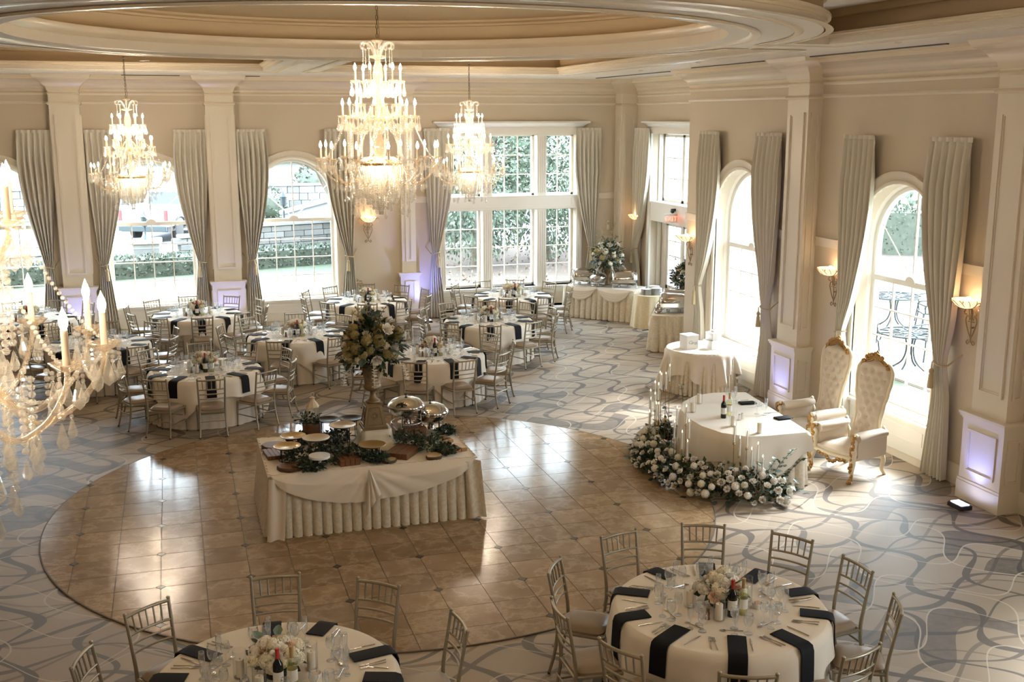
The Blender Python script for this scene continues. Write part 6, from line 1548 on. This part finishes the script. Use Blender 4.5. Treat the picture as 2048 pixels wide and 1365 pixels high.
put('floor_cloth',cloth_to(skirt_mesh(.40,.762,15,.022,.07,seg=120,sd=4),'floor_cloth','skirt2'),t); MB().lathe([(.0001,.762),(.402,.762)],40).build('top_cloth',MT['skirt2'],t)
pl=MB().lathe([(.0001,.004),(.07,.004),(.075,.0),(.082,.004),(.128,.014),(.13,.017),(.08,.010),(.0001,.009)],24).mesh('dinner_plate',MT['porc'],50)
for si,(x,y,n,l) in enumerate(((10.36,23.12,12,'left'),(10.58,23.05,14,'middle'),(10.66,23.36,14,'back'))):
    for k in range(n):
        o=put('dinner_plate',pl,None,(x,y,.764+.011*k)); tag(o,'white dinner plate in the %s stack on the small round table'%l,'plate','white plates stacked in the far corner, %s stack'%l)
o=put('napkin',mesh_of(lambda m:m.chbox(-.10,-.07,0,.10,.07,.02,.006),'white_napkin',MT['porc']),None,(10.30,23.32,.764),(0,0,.4)); tag(o,'folded white napkin pile beside the plates in the far corner','napkin')
A2=radians(61)-pi/2
cx2,cy2=10.16,21.22
tt=thing('buffet_table','square-cornered buffet table half hidden behind the wall end','table',(cx2,cy2,0),A2); L_,W2=.80,1.83
MB().box(-L_/2,-W2/2,.727,L_/2,W2/2,.748).build('tabletop',MT['oak'],tt); [MB().tube([(x,y,0),(x,y,.73)],.016,6).build('leg',MT['blk'],tt) for x in (-.3,.3) for y in (-.8,.8)]
p=rect(0,0,L_,W2,0); put('pleated_skirt',fixn(pleat_skirt(p,.748,.14,.06,.03).mesh('pleated_skirt',MT['skirt'],70)),tt)
o=put('tablecloth',fixn(poly_overlay(p,.768,lambda q:.10+.36*max(0,1-2.6*abs(abs(q.y)-W2/2))*max(0,1-1.2*abs(q.x-.05)),5).mesh('tablecloth',MT['cloth'],75)),None,(cx2,cy2,0),(0,0,A2)); tag(o,'ivory overlay cloth on the buffet half hidden behind the wall end','tablecloth')
p=atl(cx2,cy2,A2,.02,-.45); rolltop(p[0],p[1],.770,A2+.15,'steel roll top chafing dish on the half hidden buffet, front one')
p=atl(cx2,cy2,A2,.05,.15); rolltop(p[0],p[1],.770,A2+.1,'steel roll top chafing dish on the half hidden buffet, rear one')
p=atl(cx2,cy2,A2,-.28,-.62); t=thing('coffee_pot','small steel pot on a saucer at the end of the half hidden buffet','pot',(p[0],p[1],.770)); MB().lathe([(.0001,0),(.09,.0),(.095,.008),(.0001,.01)],20).build('saucer',MT['steel'],t,50); MB().lathe([(.05,.01),(.075,.05),(.08,.12),(.06,.18),(.0001,.20)],18).build('body',MT['steel'],t,60); m=MB(); m.tube(bez([(.07,0,.06),(.12,0,.08),(.13,0,.14),(.065,0,.16)],5),.008,6); m.build('handle',MT['steel'],t,60)
p=atl(cx2,cy2,A2,.16,.62); small_urn(p[0],p[1],.770,'slim antique urn at the back of the half hidden buffet'); tall_flowers(p[0],p[1],1.13,.85,'green hydrangea arrangement on the half hidden buffet',15,[hydg,hyd,hydg,hyd,rose],26)
t=thing('black_cable','short black cable end on the carpet under the plate table','cable',(10.3,22.72,.012)); MB().tube(bez([(-.2,0,0),(-.05,.03,0),(.12,-.02,0),(.25,.02,0)],5),.012,6).build('cord',MT['blackp'],t,60)
# ================================================================ OUTSIDE
MT['lawn']=M('pale_autumn_lawn',(.052,.064,.034),.95,0,.35,.6,.4,60); MT['hedge']=M('clipped_hedge_leaves',(.065,.075,.052),.8,0,.5,10,0,40); MT['stone']=M('pale_fieldstone',(.17,.162,.15),.9,0,.25,4,.4,30,.25); MT['cap']=M('pale_cast_stone',(.24,.235,.225),.85)
MT['road']=M('pale_asphalt',(.16,.16,.165),.9,0,.1,3); MT['mulch']=M('leaf_litter_mulch',(.105,.075,.055),.95,0,.6,9,.8,30); MT['flag']=M('pale_patio_flag',(.23,.22,.205),.85,0,.12,3,.2,20,.12)
MT['bw']=M('truck_white_paint',(.42,.43,.44),.25); MT['tint']=M('dark_tinted_window',(.03,.05,.06),.08); MT['red']=M('red_tail_lamp',(.45,.03,.03),.3); MT['tyre']=M('black_tyre',(.02,.02,.02),.8)
MT['ever']=M('blue_green_needles',(.115,.15,.10),.75,0,.4,6,0,40,.2); MT['redleaf']=M('dull_red_leaves',(.17,.075,.06),.8,0,.3,6,0,40,.2); MT['twig']=M('grey_brown_bark',(.16,.13,.10),.9,0,.3,20); MT['facade']=M('pale_stucco_facade',(.25,.245,.235),.85,0,.06,1); MT['cast']=M('dark_cast_metal',(.04,.05,.05),.5,.4); MT['cloth_b']=M('navy_work_clothes',(.02,.035,.09),.8); MT['skin']=M('skin',(.45,.28,.20),.6); MT['hair']=M('dark_hair',(.03,.02,.015),.7)
struct(MB().box(-60,YB+TH+.05,-.4,60,120,-.03).build('lawn',MT['lawn'])); struct(MB().box(XE+TH+.03,-30,-.4,60,YB+TH+.05,-.031).build('ground_side',MT['lawn']))
struct(MB().box(-60,41.0,-.3,16,52,-.01).build('road',MT['road']))
MT['mulch2']=M('dry_fallen_leaves',(.20,.14,.10),.9,0,.4,5); rnd=random.Random(21)
def leafy(mb,n,fn,l=(.05,.1)):
    for k in range(n):
        c,d=fn(); d=Vector(d)+Vector((rnd.uniform(-.8,.8),rnd.uniform(-.8,.8),rnd.uniform(-.8,.8))); d.normalize(); f=d.orthogonal().normalized(); f=Matrix.Rotation(rnd.random()*6,3,d)@f; q=rnd.uniform(*l); c=Vector(c)
        mb.add([tuple(c),tuple(c+d*q*.5+f*q*.3),tuple(c+d*q),tuple(c+d*q*.5-f*q*.3)],[(0,1,2,3)])
def hedge(name,label,x0,y0,x1,y1,w,h,n):
    t=thing(name,label,'hedge',(0,0,0)); a=Vector((x0,y0));b=Vector((x1,y1)); L=(b-a).length; t_=(b-a)/L; nn=Vector((-t_.y,t_.x))
    m=MB(); p=[a-nn*w/2*.9,b-nn*w/2*.9,b+nn*w/2*.9,a+nn*w/2*.9]; m.prism([tuple(q) for q in p],-.03,h*.95); m.build('body',MT['hedge'],t)
    m=MB()
    def f():
        s=rnd.random()*L; k=rnd.random()
        if k<.45: q=a+t_*s+nn*w/2*rnd.uniform(-1,1); return (q.x,q.y,h*rnd.uniform(.92,1.0)),(0,0,1)
        sg=-1 if k<.8 else 1
        q=a+t_*s+nn*w/2*sg*rnd.uniform(.9,1.02); return (q.x,q.y,rnd.uniform(0,h)),(nn.x*sg,nn.y*sg,.3)
    leafy(m,n,f,(.08,.15)); o=m.build('foliage',MT['hedge'],t); o['kind']='stuff'
hedge('clipped_hedge','long clipped hedge across the lawn outside the arched windows',-9,33.6,8.5,38.4,1.0,.55,5000)
# low stone wall with capping, block by block
def stone_wall(name,label,a,b,h,hs,step=.0,z0=-.03,capw=.5,maxc=None):
    t=thing(name,label,'wall',(0,0,0)); a=Vector(a);b=Vector(b);L=(b-a).length;t_=(b-a)/L; ang=atan2(t_.y,t_.x); z=z0; row=0
    blk=[MB().chbox(-w/2,-.2,0,w/2,.2,hs-.02,.015).mesh('stone_block',MT['stone']) for w in (.42,.58,.76)]; ws=(.44,.60,.78)
    while z<h-.01:
        s=-.2*(row%2)
        while s<L:
            k=rnd.randrange(3); w=ws[k]; c=a+t_*(s+w/2); put('stone_block',blk[k],t,(c.x,c.y,z),(0,0,ang)); s+=w
        z+=hs; row+=1
    m=MB(); m.chbox(0,-capw/2,0,L,capw/2,.10,.02); o=m.build('capping',MT['cap'],t); o.location=(a.x,a.y,z); o.rotation_euler=(0,0,ang)
    return t
stone_wall('stone_wall','low pale stone wall beyond the hedge, left stretch',(-6.0,36.9),(-2.1,38.1),.55,.19)
stone_wall('stone_wall','low pale stone wall beyond the hedge, between pier and bare tree',(.1,38.8),(1.9,39.4),.62,.21)
stone_wall('stone_wall','low pale stone wall beyond the hedge, right stretch',(2.4,39.8),(12,43.0),.83,.21)
t=thing('stone_pier','square stone pier with lamp between the wall stretches','pier',(-.95,38.5,-.03)); 
for k in range(4): MB().chbox(-.42,-.42,.19*k,.42,.42,.19*k+.18,.015).build('stone_block',MT['stone'],t)
MB().chbox(-.52,-.52,.76,.52,.52,.86,.02).build('capping',MT['cap'],t)
def lantern_post(x,y,z,label,s=1.0):
    post=0 if z>.5 else 1.0
    t=thing('lamp_lantern',label,'lamp',(x,y,z)); m=MB(); m.lathe([(.0001,0),(.10*s,0),(.08*s,.05*s),(.03*s,.12*s),(.03*s,.35*s+post),(.05*s,.4*s+post),(.0001,.42*s+post)],10); m.build('base',MT['cast'],t,50); m=MB(); m.lathe([(r*s,h*s+post) for r,h in ((.05,.42),(.10,.45),(.12,.72),(.15,.74),(.04,.90),(.0001,.98))],6); m.build('lantern_head',MT['cast'],t,20)
lantern_post(-.95,38.5,.83,'dark lantern on the stone pier before the truck')
t=thing('entry_steps_wall','sloping stone stair wall at the right of the second lawn window','wall',(4.2,45.0,-.03)); m=MB(); m.add([(0,0,0),(6,1.5,0),(6,1.5,2.4),(0,0,1.0),(0,.5,0),(6,2.0,0),(6,2.0,2.4),(0,.5,1.0)],[(0,1,2,3),(7,6,5,4),(3,2,6,7),(0,3,7,4),(1,5,6,2)]); m.build('body',MT['facade'],t); m=MB(); m.add([(-.1,-.1,1.0),(6.1,1.4,2.4),(6.1,2.1,2.4),(-.1,.6,1.0),(-.1,-.1,1.12),(6.1,1.4,2.52),(6.1,2.1,2.52),(-.1,.6,1.12)],[(3,2,1,0),(4,5,6,7),(0,1,5,4),(1,2,6,5),(2,3,7,6),(3,0,4,7)]); m.build('capping',MT['cap'],t)
lantern_post(4.1,43.6,-.03,'dark lantern on the wall end, second lawn window',1.1); lantern_post(8.2,52.0,-.03,'small dark lantern far behind the bare tree',1.1)
# pick-up truck
t=thing('pickup_truck','white pickup truck parked on the road beyond the lawn','vehicle',(-1.15,45.2,0),radians(-24))
m=MB(); m.chbox(-.98,0,.62,.98,5.6,1.22,.06); 
m.build('body',MT['bw'],t)
m=MB(); m.box(-.98,0.02,1.2,-.86,2.0,1.40); m.box(.86,.02,1.2,.98,2.0,1.40); m.build('bed_side',MT['bw'],t); m=MB(); m.chbox(-.96,-.03,.72,.96,.05,1.38,.02); m.build('tailgate',MT['bw'],t)
m=MB(); P0=[(-.93,2.0),(.93,2.0),(.93,4.4),(-.93,4.4)]; P1=[(-.76,2.25),(.76,2.25),(.76,3.6),(-.76,3.6)]
m.add([(x,y,1.22) for x,y in P0]+[(x,y,1.92) for x,y in P1],[(4,5,6,7),(0,1,5,4),(1,2,6,5),(2,3,7,6),(3,0,4,7)]); m.build('cab',MT['bw'],t)
m=MB(); m.add([(-.76,2.02,1.36),(.76,2.02,1.36),(.67,2.19,1.84),(-.67,2.19,1.84)],[(0,1,2,3)]); m.build('rear_window',MT['tint'],t)
for s in (-1,1):
    m=MB(); m.add([(s*.915,2.3,1.34),(s*.915,3.9,1.34),(s*.785,3.45,1.84),(s*.785,2.42,1.84)],[(0,1,2,3)]); m.build('side_window',MT['tint'],t)
    MB().chbox(s*.93-.075,-.05,.86,s*.93+.075,.03,1.28,.02).build('tail_lamp',MT['red'],t)
    for y in (1.15,4.5):
        m=MB(); m.lathe([(.0001,-.12),(.24,-.12),(.37,-.10),(.40,-.04),(.40,.04),(.37,.10),(.24,.12),(.0001,.12)],20); m.xf(Matrix.Translation((s*.86,y,.40))@Matrix.Rotation(pi/2,4,'Y')); m.build('wheel',MT['tyre'],t,50)
        m=MB(); m.tube([(s*.985,y+.50*cos(a),.52+.42*sin(a)) for a in [pi*i/12 for i in range(13)]],.05,6); m.build('wheel_arch',MT['tyre'],t,50)
MB().chbox(-.97,-.16,.46,.97,-.02,.66,.02).build('bumper',MT['cast'],t); m=MB(); m.box(-.95,.05,.42,.95,5.5,.64); m.build('chassis',MT['tyre'],t)
# pale building with rows of openings far behind
t=thing('pale_building','pale stucco building far behind the road','building',(0,0,0)); MB().box(-34,66,-.03,16,78,9).build('wall',MT['facade'],t)
wm=MB().box(-.7,-.05,0,.7,.02,1.5).mesh('window',MT['tint']); 
for i in range(9):
    for z in (3.4,6.2): put('window',wm,t,(-22+i*4,65.98,z))
MB().box(-34,65.5,2.3,16,66,2.6).build('string_course',MT['cap'],t)
stone_wall('terrace_wall','pale terrace wall with lamps at the foot of the far building',(-22,57),(14,57),1.1,.36)
def shrub(x,y,z,r,label,mt='hedge',n=500):
    t=thing('round_shrub',label,'shrub',(x,y,z)); MB().ball((0,0,r*.7),r*.86,12,8).build('body',MT[mt],t,80); m=MB(); 
    def f():
        d=Vector((rnd.gauss(0,1),rnd.gauss(0,1),rnd.gauss(0,1))).normalized(); return tuple(Vector((0,0,r*.7))+d*r*rnd.uniform(.85,1)),d
    leafy(m,n,f,(r*.12,r*.22)); o=m.build('foliage',MT[mt],t); o['kind']='stuff'
shrub(2.2,54.5,0,.9,'rounded shrub left of the far terrace, second lawn window'); shrub(4.4,54.8,0,.9,'rounded shrub by the far terrace steps, second lawn window'); shrub(-.5,54,0,.9,'rounded shrub behind the parked truck'); shrub(7.6,60.5,0,1.4,'tall shrub by the far building, second lawn window')
shrub(-5.6,33.5,0,.7,'potted topiary outside the leftmost window')
# bare tree
def branch(mb,p,d,r,L,dep):
    q=p+d*L; mid=p+d*L*.5+Vector((rnd.uniform(-.1,.1),rnd.uniform(-.1,.1),rnd.uniform(-.1,.1)))*L; mb.tube([tuple(p),tuple(mid),tuple(q)],[r,r*.85,r*.65],5 if dep>1 else 4,False)
    if dep==0: return
    for k in range(3 if dep>2 else 3):
        e=(d+Vector((rnd.uniform(-.9,.9),rnd.uniform(-.9,.9),rnd.uniform(-.5,.6)))).normalized(); branch(mb,p+d*L*rnd.uniform(.45,1),e,r*.58,L*rnd.uniform(.6,.85),dep-1)
def tree(name,label,x,y,trunk_h,r,dep,lean=(0,0,1),fol=None,fr=2.0,fh=3.0,n=1500,L=1.5,sz=(.12,.25)):
    t=thing(name,label,'tree',(x,y,-.03)); mb=MB(); p=Vector((0,0,0)); d=Vector(lean).normalized(); mb.tube([(0,0,0),tuple(d*trunk_h*.5),tuple(d*trunk_h)],[r*1.2,r,r*.85],8)
    mb.build('trunk',MT['twig'],t,60); mb=MB()
    for k in range(5 if dep else 0): branch(mb,d*trunk_h*rnd.uniform(.6,1),(d+Vector((rnd.uniform(-1,1),rnd.uniform(-1,1),rnd.uniform(-.2,.6)))).normalized(),r*.5,L,dep)
    if dep: o=mb.build('branches',MT['twig'],t,60); o['kind']='stuff'
    if fol:
        m=MB()
        def f():
            d=Vector((rnd.gauss(0,1),rnd.gauss(0,1),rnd.gauss(0,1))).normalized(); q=rnd.uniform(.35,1)**.6; return (d.x*fr*q,d.y*fr*q,fh+d.z*fh*.95*q),d+Vector((0,0,-.4))
        leafy(m,n,f,sz); m.v=[(a,b,max(.05,c)) for a,b,c in m.v]; o=m.build('foliage',MT[fol],t); o['kind']='stuff'
    return t
tree('bare_tree','bare branching tree outside the second lawn window',5.6,38.5,3.0,.22,3,(-.15,-.05,1),L=1.7)
# evergreen bank outside the triple window
struct(MB().box(6.2,YB+TH+.06,-.06,40,50,-.02).build('mulch_bed',MT['mulch']))
for i,(x,y,fr,fh,mt,l) in enumerate(((9.3,34.5,2.3,3.2,'ever','dense evergreen filling the middle of the triple window'),(12.2,35.5,2.2,3.4,'ever','evergreen at the right of the triple window'),(14.6,38,2.6,4.2,'ever','evergreen behind the right sash of the triple window'),(7.8,39.5,2.2,3.6,'ever','evergreen at the left of the triple window, further back'),(11.0,40,2.8,4.6,'ever','tall evergreen behind the others in the triple window'),(13.4,33.2,1.1,1.3,'redleaf','low red-leaved shrub under the evergreens'),(17.5,41,3.2,5,'ever','broad evergreen seen past the right drape of the triple window'),(16.0,31,1.8,3.4,'ever','evergreen outside the recessed glass door'))):
    tree('evergreen_tree' if mt=='ever' else 'red_shrub',l,x,y,fh*1.3,.14,2,(rnd.uniform(-.2,.2),0,1),mt,fr,fh,8000 if mt=='ever' else 1500,1.0,(.09,.19))
m=MB(); leafy(m,1500,lambda:((rnd.uniform(6.4,18),rnd.uniform(27,40),rnd.uniform(-.02,.02)),(0,0,.6)),(.06,.14)); o=m.build('leaf_litter',MT['mulch2']); tag(o,'fallen leaves scattered on the mulch outside the triple window','leaves',None,'stuff')
# patio outside the right-hand window
pb=struct(MB().box(XR+TH+2.55,12.0,-.05,22,24,-.022).build('patio',MT['grout']))
fm=[MB().chbox(-.30,-.30,0,.30,.30,.03,.006).mesh('flagstone',MT['flag'])]
for i in range(13):
    for j in range(16): put('flagstone',fm[0],pb,(12.75+.612*i+.31,13.4+.612*j,-.022))
hedge('clipped_hedge','dark clipped hedge far beyond the patio',21.0,36.5,36.0,26.0,1.6,1.55,3600)
tree('pine_tree','tall tree behind the patio hedge, left trunk',26.0,38.0,5,.28,2,(0,0,1),'ever',3.0,5.5,3600,1.6,(.16,.32)); tree('pine_tree','tall tree behind the patio hedge, right trunk',28.5,37.0,5,.28,2,(0,0,1),'ever',3.2,5.5,3600,1.6,(.16,.32)); tree('pine_tree','tall tree at the far side of the patio',33.5,32.5,5,.3,2,(0,0,1),'ever',3.5,5.5,3600,1.6,(.16,.32))
def patio_chair(x,y,rz,label,back='lattice'):
    t=thing('patio_chair',label,'chair',(x,y,.01),rz,'dark patio chairs'); K=MT['cast']
    MB().box(-.24,-.23,.42,.24,.23,.45).build('seat',K,t)
    for sx in (-1,1):
        MB().tube(bez([(sx*.21,.21,.43),(sx*.23,.23,.25),(sx*.25,.26,0)],4),.016,6).build('leg',K,t,60); MB().tube(bez([(sx*.21,-.21,.43),(sx*.22,-.24,.25),(sx*.25,-.29,0)],4),.016,6).build('leg',K,t,60)
        MB().tube(bez([(sx*.25,.18,.44),(sx*.29,.18,.62),(sx*.27,-.05,.66),(sx*.24,-.25,.66)],5),.014,6).build('arm',K,t,60)
    if back=='lattice':
        m=MB(); m.tube(bez([(-.24,-.22,.44),(-.27,-.29,.75),(-.16,-.33,.93),(0,-.34,.97),(.16,-.33,.93),(.27,-.29,.75),(.24,-.22,.44)],5),.016,6)
        for k in range(-3,4):
            m.tube([(k*.065-.10,-.23,.46),(k*.065+.10,-.32,.86)],.009,5); m.tube([(k*.065+.10,-.23,.46),(k*.065-.10,-.32,.86)],.009,5)
        m.build('lattice_back',K,t,60)
    else:
        m=MB(); m.add([(-.25,-.22,.40),(.25,-.22,.40),(.27,-.34,.92),(-.27,-.34,.92),(-.25,-.25,.40),(.25,-.25,.40),(.27,-.37,.92),(-.27,-.37,.92)],[(0,1,2,3),(7,6,5,4),(0,4,5,1),(1,5,6,2),(2,6,7,3),(3,7,4,0)]); m.build('woven_back',K,t)
def patio_table(x,y,label,r=.6):
    t=thing('patio_table',label,'table',(x,y,.01)); K=MT['cast']; m=MB()
    m.tube([(r*cos(2*pi*k/28),r*sin(2*pi*k/28),.71) for k in range(29)],.016,6)
    for q in (.35,.68): m.tube([(r*q*cos(2*pi*k/24),r*q*sin(2*pi*k/24),.715) for k in range(25)],.010,5)
    for k in range(12): m.tube([(.05*cos(k*pi/6),.05*sin(k*pi/6),.712),(r*cos(k*pi/6+.15),r*sin(k*pi/6+.15),.712)],.012,5)
    m.lathe([(.0001,.70),(r*.98,.70)],28); put('lattice_top',fixn(m.mesh('lattice_top',K,60)),t)
    for k in range(4):
        a=k*pi/2+.5; MB().tube(bez([(.12*cos(a),.12*sin(a),.70),(.07*cos(a),.07*sin(a),.40),(.14*cos(a),.14*sin(a),.15),(.32*cos(a),.32*sin(a),0)],5),.018,6).build('leg',K,t,60)
patio_table(13.45,17.6,'dark lattice patio table close outside the patio window'); patio_table(15.9,21.5,'dark patio table further out on the patio')
patio_chair(14.15,17.1,2.0,'dark patio chair with solid woven back close outside the window','solid'); patio_chair(14.35,18.2,1.5,'dark lattice patio chair behind the near patio table'); patio_chair(16.3,20.7,1.2,'dark lattice patio chair at the further patio table'); patio_chair(17.0,21.6,1.3,'dark solid-back patio chair at the further patio table','solid'); patio_chair(13.0,18.4,-.8,'dark lattice patio chair at the left of the near patio table')
t=thing('parasol_base','round black parasol base on the patio','base',(15.0,21.0,.01)); MB().lathe([(.0001,0),(.28,0),(.28,.05),(.06,.09),(.05,.30),(.0001,.30)],20).build('weight',MT['cast'],t,50)
# white wing of the building outside the near arched window
t=thing('building_wing','bright white wing of the hall outside the gift table window','building'); MB().box(12.9,23.3,-.03,15.2,30,6.5).build('wall',MT['bw'],t); MB().box(12.8,23.2,.75,15.25,23.3,.95).build('ledge',MT['facade'],t)
hedge('low_hedge','low shrub row along the white wing',12.4,21.9,14.2,22.3,.6,.45,500)
# walker in the far left window
t=thing('person','person in navy clothes walking along the road, far left window','person',(-8.6,46.6,0),.8)
me=bpy.data.meshes.new('body'); V_=[(0,0,.95),(0,0,1.15),(0,0,1.40),(0,0,1.52),(0,.02,1.66),(0,.02,1.74),(.19,0,1.40),(.26,.05,1.14),(.24,.2,.92),(-.19,0,1.40),(-.27,-.04,1.14),(-.25,.05,.90),(.09,0,.90),(.11,.14,.50),(.11,.10,.09),(.11,.24,.04),(-.09,0,.90),(-.10,-.10,.50),(-.10,-.30,.12),(-.10,-.18,.04)]
E_=[(0,1),(1,2),(2,3),(3,4),(4,5),(2,6),(6,7),(7,8),(2,9),(9,10),(10,11),(0,12),(12,13),(13,14),(14,15),(0,16),(16,17),(17,18),(18,19)]
me.from_pydata(V_,E_,[]); o=put('body',me,t); me.materials.append(MT['cloth_b']); md=o.modifiers.new('skin','SKIN'); rad=[.15,.14,.16,.06,.10,.085,.075,.05,.04,.075,.05,.04,.10,.075,.055,.05,.10,.075,.055,.05]
for v,r in zip(me.skin_vertices[0].data if me.skin_vertices else [],rad): v.radius=(r,r*.85)
me.skin_vertices and setattr(me.skin_vertices[0].data[0],'use_root',True); o.modifiers.new('sub','SUBSURF').levels=1
MB().ball((0,.03,1.70),.105,12,8,(.85,1,1.15)).build('head',MT['skin'],t,179); MB().ball((0,.0,1.74),.112,12,8,(.88,1,1.0)).build('hair',MT['hair'],t,179)

for x,y in ((15.5,9.5),(16.5,6.0)): tree('evergreen_tree','added shade evergreen on the side lawn outside the frame at %s'%('the near right' if y>8 else 'the far near right'),x,y,5,.25,1,(0,0,1),'ever',2.6,4.2,5000,1.4,(.16,.32))  # unseen trees, put in to keep the sun off the near right window
